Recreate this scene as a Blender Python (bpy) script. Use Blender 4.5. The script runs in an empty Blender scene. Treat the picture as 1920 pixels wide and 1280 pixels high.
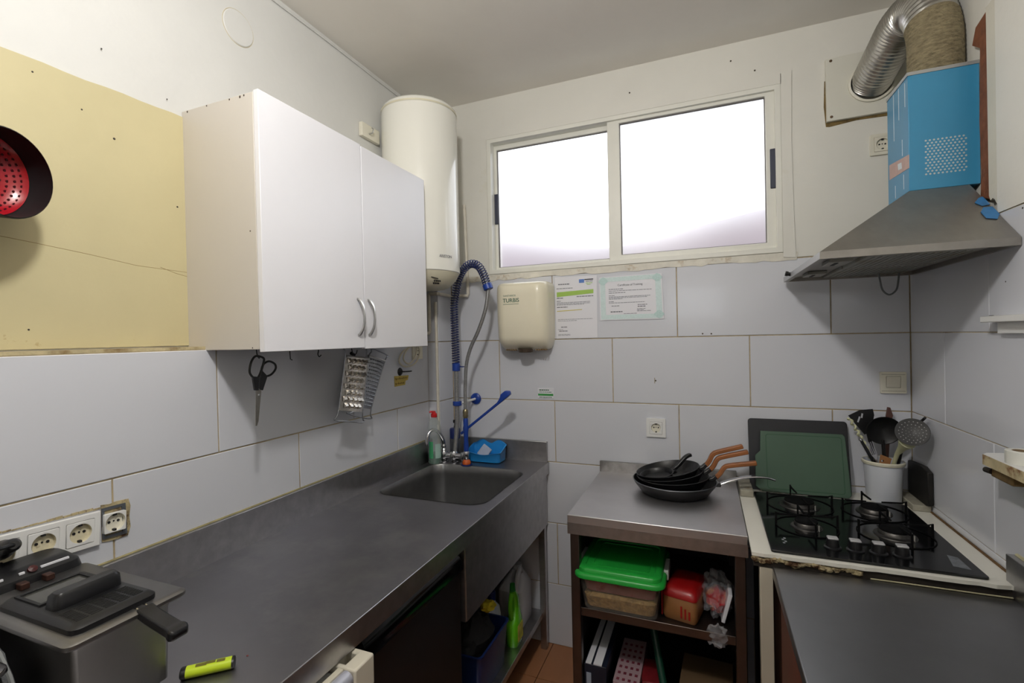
import bpy, bmesh, math, random
from mathutils import Vector, Matrix
random.seed(7)
SC = bpy.context.scene
COL = SC.collection
PI = math.pi

# ------------------------------------------------------------------ camera, world, large lights, exposure
EYE = 1.515                                  # camera height; the camera stands at x = 0, y = 0
cam = bpy.data.cameras.new('camera')
cam.sensor_width = 36.0
cam.lens = 36.0 * 897.63 / 1920.0
cam.clip_start = 0.01
cam_o = bpy.data.objects.new('camera', cam)
COL.objects.link(cam_o)
# columns: right, up, backward
cam_o.matrix_world = Matrix(((0.92718183, 0.01709283, 0.37422144, 0.0),
                             (0.37396295, 0.01652875, -0.92729635, 0.0),
                             (-0.02203553, 0.99971728, 0.00893307, EYE),
                             (0, 0, 0, 1)))
SC.camera = cam_o

world = bpy.data.worlds.new('overcast_sky')
SC.world = world
world.use_nodes = True
bg = world.node_tree.nodes['Background']
bg.inputs[0].default_value = (0.92, 0.955, 1.0, 1)
bg.inputs[1].default_value = 3.6

def area(name, loc, rot, sx, sy, power, col=(1, 1, 1), portal=False):
    l = bpy.data.lights.new(name, 'AREA')
    l.shape = 'RECTANGLE'; l.size = sx; l.size_y = sy; l.energy = power; l.color = col
    if portal:
        l.cycles.is_portal = True
    o = bpy.data.objects.new(name, l)
    o.location = loc; o.rotation_euler = rot
    COL.objects.link(o)
    return o
bulb = bpy.data.lights.new('ceiling_bulb_light', 'POINT')          # bare bulb just above and behind the frame
bulb.energy = 45; bulb.shadow_soft_size = 0.07; bulb.color = (1.0, 0.975, 0.94)
bulb_o = bpy.data.objects.new('ceiling_bulb_light', bulb); bulb_o.location = (-0.35, 0.33, 2.53); COL.objects.link(bulb_o)
area('rear_fill_light', (-0.3, -1.75, 2.70), (0, 0, 0), 0.6, 0.6, 2, (1.0, 0.97, 0.92))  # unseen fill light added behind the camera, no actual lamp there
area('window_portal', (-0.36, 2.43, 2.18), (-PI/2, 0, 0), 1.36, 0.74, 1, portal=True)
area('transom_portal', (-0.12, -2.78, 1.95), (PI/2, 0, 0), 0.75, 0.45, 1, portal=True)

vs = SC.view_settings
vs.view_transform = 'Standard'; vs.look = 'None'; vs.exposure = 0.0; vs.gamma = 1.0
vs.use_curve_mapping = False
SC.cycles.use_denoising = True
SC.cycles.max_bounces = 8
SC.cycles.transparent_max_bounces = 12
SC.cycles.sample_clamp_indirect = 4.0
SC.cycles.caustics_refractive = False
SC.cycles.caustics_reflective = False

# ------------------------------------------------------------------ helpers
def s(r, g, b):
    def f(c):
        c /= 255.0
        return c/12.92 if c <= 0.04045 else ((c+0.055)/1.055)**2.4
    return (f(r), f(g), f(b))

MATS = {}
def mat(name, col, rough=0.5, metal=0.0, var=0.0, scale=6.0, bump=0.0, bscale=60.0, stretch=(1, 1, 1),
        trans=0.0, alpha=1.0, coat=0.0, emit=0.0, dirt=None, ior=1.45, spec=0.5, sub=0.0):
    if name in MATS:
        return MATS[name]
    m = bpy.data.materials.new(name); m.use_nodes = True
    nt = m.node_tree; N = nt.nodes; L = nt.links
    p = N['Principled BSDF']
    p.inputs['Base Color'].default_value = (*col, 1)
    p.inputs['Roughness'].default_value = rough
    p.inputs['Metallic'].default_value = metal
    p.inputs['IOR'].default_value = ior
    p.inputs['Specular IOR Level'].default_value = spec
    p.inputs['Transmission Weight'].default_value = trans
    p.inputs['Alpha'].default_value = alpha
    p.inputs['Coat Weight'].default_value = coat
    if emit:
        p.inputs['Emission Color'].default_value = (*col, 1)
        p.inputs['Emission Strength'].default_value = emit
    geo = N.new('ShaderNodeNewGeometry')
    mp = N.new('ShaderNodeMapping'); mp.inputs['Scale'].default_value = stretch
    L.new(geo.outputs['Position'], mp.inputs['Vector'])
    cur = None
    if var > 0:
        n = N.new('ShaderNodeTexNoise'); n.inputs['Scale'].default_value = scale
        n.inputs['Detail'].default_value = 6; n.inputs['Roughness'].default_value = 0.6
        L.new(mp.outputs[0], n.inputs['Vector'])
        if var > 0:
            r = N.new('ShaderNodeValToRGB')
            r.color_ramp.elements[0].position = 0.3; r.color_ramp.elements[1].position = 0.7
            r.color_ramp.elements[0].color = (*[c*(1-var) for c in col], 1)
            r.color_ramp.elements[1].color = (*[min(1, c*(1+var)) for c in col], 1)
            L.new(n.outputs['Fac'], r.inputs['Fac']); cur = r.outputs['Color']
    if dirt:
        dcol, dscale, lo, hi = dirt
        n = N.new('ShaderNodeTexNoise'); n.inputs['Scale'].default_value = dscale
        n.inputs['Detail'].default_value = 8; n.inputs['Roughness'].default_value = 0.65
        L.new(geo.outputs['Position'], n.inputs['Vector'])
        mr = N.new('ShaderNodeMapRange'); mr.inputs[1].default_value = lo; mr.inputs[2].default_value = hi
        L.new(n.outputs['Fac'], mr.inputs[0])
        mx = N.new('ShaderNodeMix'); mx.data_type = 'RGBA'
        L.new(mr.outputs[0], mx.inputs[0])
        if cur: L.new(cur, mx.inputs[6])
        else: mx.inputs[6].default_value = (*col, 1)
        mx.inputs[7].default_value = (*dcol, 1)
        cur = mx.outputs[2]
    if cur:
        L.new(cur, p.inputs['Base Color'])
    if bump > 0:
        n = N.new('ShaderNodeTexNoise'); n.inputs['Scale'].default_value = bscale
        n.inputs['Detail'].default_value = 5
        L.new(mp.outputs[0], n.inputs['Vector'])
        b = N.new('ShaderNodeBump'); b.inputs['Strength'].default_value = bump; b.inputs['Distance'].default_value = 0.01
        L.new(n.outputs['Fac'], b.inputs['Height']); L.new(b.outputs[0], p.inputs['Normal'])
    MATS[name] = m
    return m

WLOC = {}          # world location of every built object (only translations are used)
class MB:
    def __init__(self, M=None):
        self.v = []; self.f = []; self.M = M or Matrix()
    def add(self, vs_, fs):
        o = len(self.v)
        self.v += [self.M @ Vector(v) for v in vs_]
        self.f += [tuple(i+o for i in f) for f in fs]
        return self
    def box(self, x0, x1, y0, y1, z0, z1):
        return self.add([(x0, y0, z0), (x1, y0, z0), (x1, y1, z0), (x0, y1, z0), (x0, y0, z1), (x1, y0, z1), (x1, y1, z1), (x0, y1, z1)],
                        [(3, 2, 1, 0), (4, 5, 6, 7), (0, 1, 5, 4), (1, 2, 6, 5), (2, 3, 7, 6), (3, 0, 4, 7)])
    def hexa(self, bottom, top):
        return self.add(list(bottom)+list(top), [(3, 2, 1, 0), (4, 5, 6, 7), (0, 1, 5, 4), (1, 2, 6, 5), (2, 3, 7, 6), (3, 0, 4, 7)])
    def loft(self, rings, cap0=True, cap1=True, closed=True):
        n = len(rings[0]); vs_ = [p for r in rings for p in r]; fs = []
        for i in range(len(rings)-1):
            for j in range(n if closed else n-1):
                k = (j+1) % n
                fs.append((i*n+j, i*n+k, (i+1)*n+k, (i+1)*n+j))
        if cap0: fs.append(tuple(range(n))[::-1])
        if cap1: fs.append(tuple((len(rings)-1)*n+j for j in range(n)))
        return self.add(vs_, fs)
    def tube(self, pts, r, n=8, closed=False):
        pts = [Vector(p) for p in pts]; m = len(pts)
        rs = r if isinstance(r, (list, tuple)) else [r]*m
        tang = []
        for i in range(m):
            if closed: t = pts[(i+1) % m]-pts[i-1]
            else: t = pts[min(i+1, m-1)]-pts[max(i-1, 0)]
            tang.append(t.normalized() if t.length > 1e-9 else Vector((0, 0, 1)))
        up = Vector((0, 0, 1)) if abs(tang[0].z) < 0.9 else Vector((1, 0, 0))
        u = tang[0].cross(up).normalized(); rings = []
        for i in range(m):
            if i:
                u = u-tang[i]*u.dot(tang[i])
                u = u.normalized() if u.length > 1e-9 else tang[i].orthogonal().normalized()
            w = tang[i].cross(u)
            rings.append([pts[i]+(u*math.cos(2*PI*k/n)+w*math.sin(2*PI*k/n))*rs[i] for k in range(n)])
        if closed: rings.append(rings[0])
        return self.loft(rings, not closed, not closed)
    def cyl(self, p0, p1, r0, r1=None, n=20):
        return self.tube([p0, p1], [r0, r0 if r1 is None else r1], n)
    def lathe(self, prof, c=(0, 0, 0), n=32, ax=None, caps=False):
        """prof: [(radius, height)] turned about an axis through c."""
        A = Vector(ax or (0, 0, 1)).normalized(); u = A.orthogonal().normalized(); w = A.cross(u); c = Vector(c)
        rings = [[c+A*h+(u*math.cos(2*PI*k/n)+w*math.sin(2*PI*k/n))*max(r, 1e-5) for k in range(n)] for r, h in prof]
        return self.loft(rings, caps, caps)
    def sweep(self, pts, w, h, side):
        """rectangular bar along pts; side: vector across the width w."""
        pts = [Vector(p) for p in pts]; m = len(pts); sd = Vector(side).normalized(); rings = []
        ws = w if isinstance(w, (list, tuple)) else [w]*m
        hs = h if isinstance(h, (list, tuple)) else [h]*m
        for i in range(m):
            t = (pts[min(i+1, m-1)]-pts[max(i-1, 0)]).normalized(); nn = t.cross(sd).normalized()
            a = sd*ws[i]/2; b = nn*hs[i]/2
            rings.append([pts[i]-a-b, pts[i]+a-b, pts[i]+a+b, pts[i]-a+b])
        return self.loft(rings)
    def prism(self, poly, a, b, ax):
        def P(q, d):
            return {'x': (d, q[0], q[1]), 'y': (q[0], d, q[1]), 'z': (q[0], q[1], d)}[ax]
        return self.loft([[P(q, a) for q in poly], [P(q, b) for q in poly]])
    def holed(self, outer, holes, a, b, ax):
        """flat plate with holes, from depth a to b along ax."""
        def P(q, d):
            return {'x': (d, q[0], q[1]), 'y': (q[0], d, q[1]), 'z': (q[0], q[1], d)}[ax]
        bm = bmesh.new(); loops = []; n0 = 0; flat = []
        for lp in [outer]+list(holes):
            vv = [bm.verts.new((q[0], q[1], 0)) for q in lp]
            for i in range(len(vv)): bm.edges.new((vv[i], vv[(i+1) % len(vv)]))
            loops.append((n0, len(lp))); n0 += len(lp); flat += list(lp)
        bm.verts.index_update()
        bmesh.ops.triangle_fill(bm, use_beauty=True, use_dissolve=False, edges=bm.edges[:])
        tris = [tuple(v.index for v in f.verts) for f in bm.faces]; bm.free()
        N = len(flat); fs = list(tris)+[tuple(i+N for i in t)[::-1] for t in tris]
        for st, ln in loops:
            for i in range(ln):
                j = (i+1) % ln
                fs.append((st+i, st+j, st+j+N, st+i+N))
        return self.add([P(q, a) for q in flat]+[P(q, b) for q in flat], fs)
    def build(self, name, m, parent=None, smooth=35, bevel=0.0, seg=2, label=None, stuff=False):
        vs_ = self.v
        lo = Vector([min(v[i] for v in vs_) for i in range(3)]); hi = Vector([max(v[i] for v in vs_) for i in range(3)])
        c = (lo+hi)/2
        if parent is None: c.z = lo.z
        me = bpy.data.meshes.new(name)
        me.from_pydata([tuple(v-c) for v in vs_], [], self.f)
        bm = bmesh.new(); bm.from_mesh(me)
        bmesh.ops.recalc_face_normals(bm, faces=bm.faces[:])
        bm.to_mesh(me); bm.free()
        if smooth:
            for p in me.polygons: p.use_smooth = True
            me.set_sharp_from_angle(angle=math.radians(smooth))
        me.materials.append(m)
        o = bpy.data.objects.new(name, me); COL.objects.link(o)
        WLOC[o] = c
        if parent is not None:
            o.parent = parent; o.location = c-WLOC[parent]
        else:
            o.location = c
        if bevel:
            bv = o.modifiers.new('bevel', 'BEVEL'); bv.width = bevel; bv.segments = seg; bv.limit_method = 'ANGLE'
            bv.angle_limit = math.radians(40)
            bv.harden_normals = False
        if label: o['label'] = label
        if stuff: o['kind'] = 'stuff'
        return o

def thing(name, label, cat, loc=(0, 0, 0), group=None):
    o = bpy.data.objects.new(name, None); COL.objects.link(o)
    o.empty_display_size = 0.05
    o.location = loc; WLOC[o] = Vector(loc)
    o['label'] = label; o['category'] = cat
    if group: o['group'] = group
    return o
def tag(o, label, cat, group=None):
    o['label'] = label; o['category'] = cat
    if group: o['group'] = group
    return o
def struct(o, label=None):
    o['kind'] = 'structure'
    if label: o['label'] = label
    return o
def text(string, size, origin, right, up, m, parent, name='lettering', depth=0.0004, align='LEFT', bold=0.0):
    cu = bpy.data.curves.new('txt', 'FONT'); cu.body = string; cu.size = size; cu.extrude = depth; cu.align_x = align
    cu.offset = bold
    to = bpy.data.objects.new('txt', cu); COL.objects.link(to)
    dg = bpy.context.evaluated_depsgraph_get(); dg.update()
    me = bpy.data.meshes.new_from_object(to.evaluated_get(dg))
    bpy.data.objects.remove(to)
    R_ = Vector(right).normalized(); U = Vector(up).normalized(); W = R_.cross(U)
    mb = MB(Matrix(((R_.x, U.x, W.x, origin[0]), (R_.y, U.y, W.y, origin[1]), (R_.z, U.z, W.z, origin[2]), (0, 0, 0, 1))))
    mb.add([tuple(v.co) for v in me.vertices], [tuple(p.vertices) for p in me.polygons])
    bpy.data.meshes.remove(me)
    return mb.build(name, m, parent, smooth=0)
def rrect(cx, cy, w, h, r, n=6):
    pts = []
    for sx, sy, a0 in ((1, 1, 0), (-1, 1, 90), (-1, -1, 180), (1, -1, 270)):
        for k in range(n+1):
            a = math.radians(a0+90*k/n)
            pts.append((cx+sx*(w/2-r)+r*math.cos(a), cy+sy*(h/2-r)+r*math.sin(a)))
    return pts
def circ(cx, cy, r, n=24):
    return [(cx+r*math.cos(2*PI*k/n), cy+r*math.sin(2*PI*k/n)) for k in range(n)]
def smooth_path(pts, sub=8, closed=False):
    pts = [Vector(p) for p in pts]; out = []; m = len(pts)
    rng = range(m if closed else m-1)
    for i in rng:
        p0 = pts[i-1] if (closed or i > 0) else pts[0]
        p1 = pts[i]; p2 = pts[(i+1) % m]
        p3 = pts[(i+2) % m] if (closed or i+2 < m) else pts[-1]
        for k in range(sub):
            t = k/sub
            out.append(0.5*((2*p1)+(-p0+p2)*t+(2*p0-5*p1+4*p2-p3)*t*t+(-p0+3*p1-3*p2+p3)*t**3))
    if not closed: out.append(pts[-1])
    return out
def lump(c, r, seed=0, amp=0.15, sub=3, freq=6.0):
    """an irregular rounded lump (radii r) about c as an MB."""
    from mathutils import noise
    bm = bmesh.new(); bmesh.ops.create_icosphere(bm, subdivisions=sub, radius=1)
    mb = MB(); vs_ = []
    for v in bm.verts:
        d = 1+amp*noise.noise(Vector(v.co)*freq*0.4+Vector((seed*3.1, seed*1.7, seed)))*2
        vs_.append((c[0]+v.co.x*r[0]*d, c[1]+v.co.y*r[1]*d, c[2]+v.co.z*r[2]*d))
    mb.add(vs_, [tuple(v.index for v in f.verts) for f in bm.faces]); bm.free()
    return mb

# ------------------------------------------------------------------ materials
M_PLASTER = mat('plaster_white', s(226, 224, 216), 0.6, var=0.03, scale=3, bump=0.12, bscale=25, dirt=(s(200, 190, 150), 2.2, 0.62, 0.85))
M_PLASTER_L = mat('plaster_left', s(214, 214, 211), 0.55, var=0.03, scale=3, bump=0.12, bscale=30, dirt=(s(190, 180, 150), 9, 0.72, 0.9))
M_CEIL = mat('ceiling_paint', s(238, 234, 227), 0.45, var=0.04, scale=2)
M_YELLOW = mat('yellow_paint', s(197, 187, 148), 0.5, var=0.04, scale=4, bump=0.1, bscale=18, dirt=(s(150, 120, 70), 14, 0.7, 0.8))
M_GROUT = mat('grout', s(178, 162, 130), 0.8, var=0.2, scale=20, dirt=(s(120, 92, 50), 6, 0.5, 0.75))
M_TILE = mat('tile_glaze', s(213, 215, 222), 0.16, var=0.015, scale=2, coat=0.15)
M_CREAM = mat('aged_white_plastic', s(228, 224, 208), 0.35, var=0.03)
M_WHITE = mat('white_plastic', s(232, 232, 230), 0.3, var=0.02)
M_ALU_WHITE = mat('white_lacquered_aluminium', s(232, 231, 222), 0.35, var=0.03, scale=8, dirt=(s(180, 165, 120), 7, 0.68, 0.9))
M_STEEL = mat('brushed_steel', s(176, 175, 176), 0.34, 1.0, var=0.12, scale=30, stretch=(0.15, 1, 1), bump=0.03, bscale=200)
M_STEEL_X = mat('brushed_steel_across', s(176, 175, 176), 0.36, 1.0, var=0.12, scale=30, stretch=(1, 0.15, 1), bump=0.03, bscale=200)
M_STEEL_D = mat('sink_steel', s(160, 160, 160), 0.3, 1.0, var=0.1, scale=12)
M_CHROME = mat('chrome', s(210, 210, 214), 0.12, 1.0)
M_ALU = mat('aluminium', s(190, 190, 188), 0.3, 1.0, var=0.1, scale=20)
M_BLACK = mat('black_plastic', s(16, 16, 18), 0.35, var=0.1)
M_BLACK_M = mat('black_matt', s(20, 20, 22), 0.6, var=0.1)
M_NONSTICK = mat('nonstick_black', s(22, 22, 24), 0.38, var=0.15, scale=15)
M_GLASS_BLACK = mat('black_glass', s(7, 8, 10), 0.10)
M_BLUE = mat('blue_plastic', s(28, 62, 148), 0.35, var=0.05)
M_DKBLUE = mat('dark_blue_plastic', s(20, 36, 96), 0.4, var=0.05)
M_WOOD = mat('handle_wood', s(142, 88, 48), 0.45, var=0.18, scale=40, stretch=(0.3, 1, 1))
M_INK = mat('grey_ink', s(120, 122, 130), 0.7)
M_INKD = mat('dark_ink', s(60, 62, 70), 0.7)
M_PAPER = mat('paper', s(230, 230, 236), 0.5, coat=0.3)
M_DARKWOOD = mat('dark_brown_board', s(58, 36, 26), 0.6, var=0.2, scale=12, stretch=(1, 1, 0.15))
M_RUST = mat('rusty_filler', s(172, 158, 122), 0.8, var=0.3, scale=30, dirt=(s(74, 50, 28), 40, 0.45, 0.6), bump=0.4, bscale=80)
# ------------------------------------------------------------------ the room
LX, BY, RX, TOP = -1.31, 2.24, 0.72, 2.733        # tile faces of the left, back and right walls; ceiling height
LXU, RXU = -1.385, 0.745                          # plaster above the tiling stands further back
FY = -2.7                                         # the wall behind the camera

fl = struct(MB().box(-1.46, 0.9, FY, 2.43, -0.06, -0.008).build('floor', mat('floor_base', s(70, 45, 30), 0.7), smooth=0))
M_FLOOR = mat('floor_tile', s(158, 108, 74), 0.4, var=0.16, scale=5, stretch=(1, 0.25, 1))
for i in range(7):
    for j in range(8):
        x0 = -1.38+i*0.33; y0 = -0.32+j*0.33
        if y0 > 2.2: continue
        MB().box(x0+0.0015, min(x0+0.3285, 0.75), y0+0.0015, min(y0+0.3285, 2.245), -0.008, 0.0).build('floor_tile', M_FLOOR, fl, smooth=0)

struct(MB().box(-1.46, 0.9, FY, 2.43, TOP, TOP+0.06).build('ceiling', M_CEIL, smooth=0))

# --- tiles
TILE_MESH = {}
def tile_mesh(a, b, ax):
    """a chamfered tile a x b; its face looks along ax ('+x', '-x', '-y')."""
    key = (round(a, 3), round(b, 3), ax)
    if key in TILE_MESH: return TILE_MESH[key]
    t = 0.008; c = 0.0015
    def P(u, v, d):
        return {'+x': (d, u, v), '-x': (-d, u, v), '-y': (u, -d, v)}[ax]
    rings = []
    for (w, h, d) in ((a, b, 0), (a, b, t-c), (a-2*c, b-2*c, t)):
        rings.append([P(-w/2, -h/2, d), P(w/2, -h/2, d), P(w/2, h/2, d), P(-w/2, h/2, d)])
    vs_ = [p for r in rings for p in r]
    fs = [(8, 9, 10, 11)]
    for i in (0, 1):
        for j in range(4):
            k = (j+1) % 4
            fs.append((i*4+j, i*4+k, i*4+4+k, i*4+4+j))
    me = bpy.data.meshes.new('tile'); me.from_pydata(vs_, [], fs)
    bm = bmesh.new(); bm.from_mesh(me); bmesh.ops.recalc_face_normals(bm, faces=bm.faces[:])
    # recalc may turn the open shell inside out: make the face look outwards
    n = bm.faces[:][0].normal
    out = {'+x': Vector((1, 0, 0)), '-x': Vector((-1, 0, 0)), '-y': Vector((0, -1, 0))}[ax]
    if n.dot(out) < 0: bmesh.ops.reverse_faces(bm, faces=bm.faces[:])
    bm.to_mesh(me); bm.free()
    me.materials.append(M_TILE)
    TILE_MESH[key] = me
    return me
def tiles(parent, ax, plane, rows, lo, hi, gap=0.004):
    """rows: [(z0, z1, [joints])]; plane: the face of the tiles."""
    for z0, z1, js in rows:
        cuts = [lo]+[j for j in js if lo+0.01 < j < hi-0.01]+[hi]
        for a, b in zip(cuts[:-1], cuts[1:]):
            w = b-a-gap; h = z1-z0-gap
            o = bpy.data.objects.new('tile', tile_mesh(w, h, ax)); COL.objects.link(o)
            u = (a+b)/2; zz = (z0+z1)/2; jit = random.uniform(-0.0006, 0.0006)
            p = {'+x': (plane-0.008+jit, u, zz), '-x': (plane+0.008+jit, u, zz), '-y': (u, plane+0.008+jit, zz)}[ax]
            o.parent = parent; o.location = Vector(p)-WLOC[parent]
            r_ = random.uniform(-0.0012, 0.0012)
            o.rotation_euler = (0, 0, r_)

# --- left wall: plaster above, tiled dado below
wl = struct(MB().box(-1.46, LXU, FY, 2.43, 0, TOP).build('wall_left', M_PLASTER_L, smooth=0))
MB().box(LXU, LX-0.0028, FY, 2.43, 0, 1.503).build('tiled_base', M_GROUT, wl, smooth=0)
tiles(wl, '+x', LX, [(0.9, 1.2, [-1.0, -0.456, 0.119, 0.694, 1.257, 1.829]), (1.2, 1.5, [-0.76, -0.187, 0.388, 0.963, 1.537])], -1.6, 2.1)
# yellow painted area: its upper edge wanders a little
top = [(-0.9+0.04*k, 2.13+0.036*((-0.9+0.04*k)+0.9)/1.8+0.0015*math.sin(k*1.7)+0.0012*math.sin(k*0.61)) for k in range(48)]
top = [q for q in top if q[0] < 0.945]+[(0.95, 2.172)]
MB().prism([(-0.9, 1.512)]+[(0.95, 1.512)]+top[::-1], LXU, LXU+0.004, 'x').build('yellow_paint_patch', M_YELLOW, wl, smooth=0)
MB().box(LXU, LX-0.002, -0.9, 0.96, 1.500, 1.508).build('ledge_mortar', mat('ledge_mortar', s(190, 176, 138), 0.8, var=0.15, scale=40, bump=0.3, dirt=(s(120, 92, 50), 12, 0.5, 0.7)), wl, smooth=0)
# screw holes, hairline cracks in the paint
holes = MB()
for y, z, r in ((0.487, 2.118, 0.004), (0.757, 2.04, 0.003), (0.69, 2.085, 0.002), (0.91, 1.905, 0.0025), (0.60, 2.13, 0.002), (0.735, 2.255, 0.0018),
                (0.53, 1.585, 0.0022), (0.58, 1.555, 0.002), (0.50, 1.63, 0.0018), (0.89, 2.20, 0.0016), (0.975, 2.21, 0.0016)):
    holes.cyl((LXU+0.0035, y, z), (LXU+0.0046, y, z), r, n=8)
holes.build('screw_hole', mat('hole_dark', s(50, 45, 40), 0.8), wl, smooth=0, stuff=True)
ck = MB()
for pts in ([(0.40, 1.765), (0.52, 1.755), (0.60, 1.748), (0.70, 1.738), (0.80, 1.725), (0.94, 1.722)], [(0.86, 1.728), (0.90, 1.716), (0.945, 1.708)]):
    ck.tube([(LXU+0.0038, y, z) for y, z in pts], 0.0008, 4)
ck.build('crack', mat('crack', s(150, 130, 90), 0.9), wl, smooth=0)
# painted-over round blanking cover and a cable run under the ceiling
MB().lathe([(0.0, 0.0035), (0.052, 0.0035), (0.0545, 0.001), (0.0545, 0)], (LXU, 1.123, 2.535), 40, (1, 0, 0)).build('blanking_cover', M_PLASTER_L, wl)
MB().lathe([(0.0545, 0.0), (0.0555, 0.0012), (0.0565, 0.0)], (LXU, 1.123, 2.535), 40, (1, 0, 0)).build('cover_rim', mat('rim_stain', s(205, 195, 165), 0.7), wl)
MB().tube([(LXU+0.004, y, 2.714+0.0015*math.sin(y*9)) for y in [FY+0.1+0.1*k for k in range(48)]], 0.0035, 6).build('trim_1', M_PLASTER_L)
struct(bpy.data.objects['trim_1'])

# --- corner casing that hides the pipes
cs = struct(MB().box(LXU, -1.25, 2.105, 2.25, 0.9, TOP).build('trim_2', M_GROUT, smooth=0))
for z0, z1 in ((0.9, 1.2), (1.2, 1.5), (1.5, 1.8)):
    MB().box(LX-0.002, -1.245, 2.100, 2.238, z0+0.002, z1-0.002).build('tile', M_TILE, cs, smooth=0, bevel=0.002)
MB().box(LXU+0.002, -1.246, 2.102, 2.245, 1.802, TOP-0.001).build('plaster_casing', M_PLASTER, cs, smooth=0)

# --- back wall with the window opening
WX0, WX1, WZ0, WZ1 = -1.02, 0.302, 1.838, 2.524
wb = struct(MB().holed([(-1.46, 1.815), (0.9, 1.815), (0.9, TOP), (-1.46, TOP)],
                       [[(WX0, WZ0), (WX1, WZ0), (WX1, WZ1), (WX0, WZ1)]], BY, BY+0.18, 'y').build('wall_back', M_PLASTER, smooth=0))
MB().box(-1.46, 0.9, BY+0.0028, BY+0.18, 0, 1.815).build('tiled_base', M_GROUT, wb, smooth=0)
A = [-0.976, -0.402, 0.173]; B_ = [-0.687, -0.113, 0.465]
tiles(wb, '-y', BY, [(0, 0.3, A), (0.3, 0.6, B_), (0.6, 0.9, A), (0.9, 1.2, B_), (1.2, 1.5, A), (1.5, 1.812, B_)], -1.245, RX)
# old sealant bead under the window
rag = [(-1.24+0.03*k, 1.808+random.uniform(-0.006, 0.005)) for k in range(54)]
MB().prism(rag+[(0.355, 1.836), (-1.24, 1.832)], BY-0.003, BY+0.001, 'y').build('sealant', mat('sealant', s(222, 218, 206), 0.6, var=0.1, scale=20, dirt=(s(160, 125, 70), 16, 0.56, 0.75), bump=0.3), wb, smooth=0)
dots = MB()
for x, z in ((-0.01, 1.512), (0.025, 1.511), (0.21, 2.60), (0.12, 2.66), (-0.21, 1.305), (-0.3, 2.615)):
    dots.cyl((x, BY-0.0012, z), (x, BY+0.002, z), 0.0035, n=8)
dots.build('stain_spot', mat('spot', s(70, 62, 50), 0.8), wb, smooth=0)
MB().box(-0.2155, -0.2125, BY-0.0006, BY, 1.293, 1.318).build('chip', mat('chip', s(150, 140, 115), 0.8), wb, smooth=0)

# --- right wall
wr = struct(MB().box(RXU, 0.9, FY, 2.43, 0, TOP).build('wall_right', M_PLASTER, smooth=0))
MB().box(RX+0.0028, RXU, FY, BY+0.01, 0, 1.813).build('tiled_base', M_GROUT, wr, smooth=0)
tiles(wr, '-x', RX, [(0.6, 0.9, [0.25, 0.817, 1.392, 1.967]), (0.9, 1.2, [-0.04, 0.534, 1.109, 1.684]), (1.2, 1.5, [0.25, 0.817, 1.392, 1.967]), (1.5, 1.812, [-0.025, 0.55, 1.125, 1.70])], -0.6, BY, 0.0026)
MB().box(RX, RXU+0.005, FY, 1.655, 1.814, TOP-0.001).build('plaster_skim', M_PLASTER, wr, smooth=0)
ragz = [(1.655, 1.838), (1.67, 1.842), (1.68, 1.856), (1.69, 1.862), (1.70, 1.858), (1.708, 1.872)]
MB().prism(ragz+[(1.712, 2.386), (1.655, 2.39)], RX+0.006, RXU+0.005, 'x').build('patch_strip', mat('patch_strip', s(216, 212, 198), 0.6, var=0.04, bump=0.1), wr, smooth=0)
MB().prism([(1.705, 1.86), (1.765, 1.885), (1.760, 1.95), (1.766, 2.1), (1.758, 2.3), (1.80, 2.33), (1.78, 2.37), (1.712, 2.385)], RX+0.012, RXU+0.004, 'x').build('raw_edge', mat('raw_brown', s(120, 74, 50), 0.8, var=0.3, scale=25, bump=0.4), wr, smooth=0)
hook_hole = MB(); hook_hole.cyl((RX-0.0012, 1.545, 1.801), (RX, 1.545, 1.801), 0.0025, n=8); hook_hole.cyl((RX-0.001, 1.62, 1.63), (RX, 1.62, 1.63), 0.002, n=8)
hook_hole.build('screw_hole', MATS['hole_dark'], wr, smooth=0)

# --- wall behind the camera, with a high transom opening to the street
struct(MB().holed([(-1.46, 0), (0.9, 0), (0.9, TOP), (-1.46, TOP)], [[(-0.48, 1.74), (0.25, 1.74), (0.25, 2.16), (-0.48, 2.16)]], FY-0.08, FY, 'y').build('wall_front', M_PLASTER, smooth=0))

# ------------------------------------------------------------------ window
win = struct(MB().holed([(WX0, WZ0), (WX1, WZ0), (WX1, WZ1), (WX0, WZ1)],
                        [[(WX0+0.022, WZ0+0.022), (WX1-0.022, WZ0+0.022), (WX1-0.022, WZ1-0.02), (WX0+0.022, WZ1-0.02)]], BY-0.006, BY+0.085, 'y').build('window_1', M_ALU_WHITE, smooth=0, bevel=0.002))
def frosted():
    m = bpy.data.materials.new('frosted_glass'); m.use_nodes = True
    nt = m.node_tree; N = nt.nodes; L = nt.links; N.remove(N['Principled BSDF'])
    g = N.new('ShaderNodeBsdfRefraction'); g.inputs['Roughness'].default_value = 0.62; g.inputs['IOR'].default_value = 1.45
    g.inputs['Color'].default_value = (0.95, 0.95, 0.97, 1)
    t = N.new('ShaderNodeBsdfTransparent'); t.inputs['Color'].default_value = (0.85, 0.87, 0.9, 1)
    gl = N.new('ShaderNodeBsdfGlossy'); gl.inputs['Roughness'].default_value = 0.3
    mx = N.new('ShaderNodeMixShader'); mx.inputs[0].default_value = 0.25
    mx2 = N.new('ShaderNodeMixShader'); mx2.inputs[0].default_value = 0.05
    L.new(g.outputs[0], mx.inputs[1]); L.new(t.outputs[0], mx.inputs[2])
    L.new(mx.outputs[0], mx2.inputs[1]); L.new(gl.outputs[0], mx2.inputs[2])
    L.new(mx2.outputs[0], N['Material Output'].inputs['Surface'])
    return m
M_FROST = frosted()
M_WHANDLE = mat('window_handle', s(56, 60, 76), 0.45)
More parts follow.
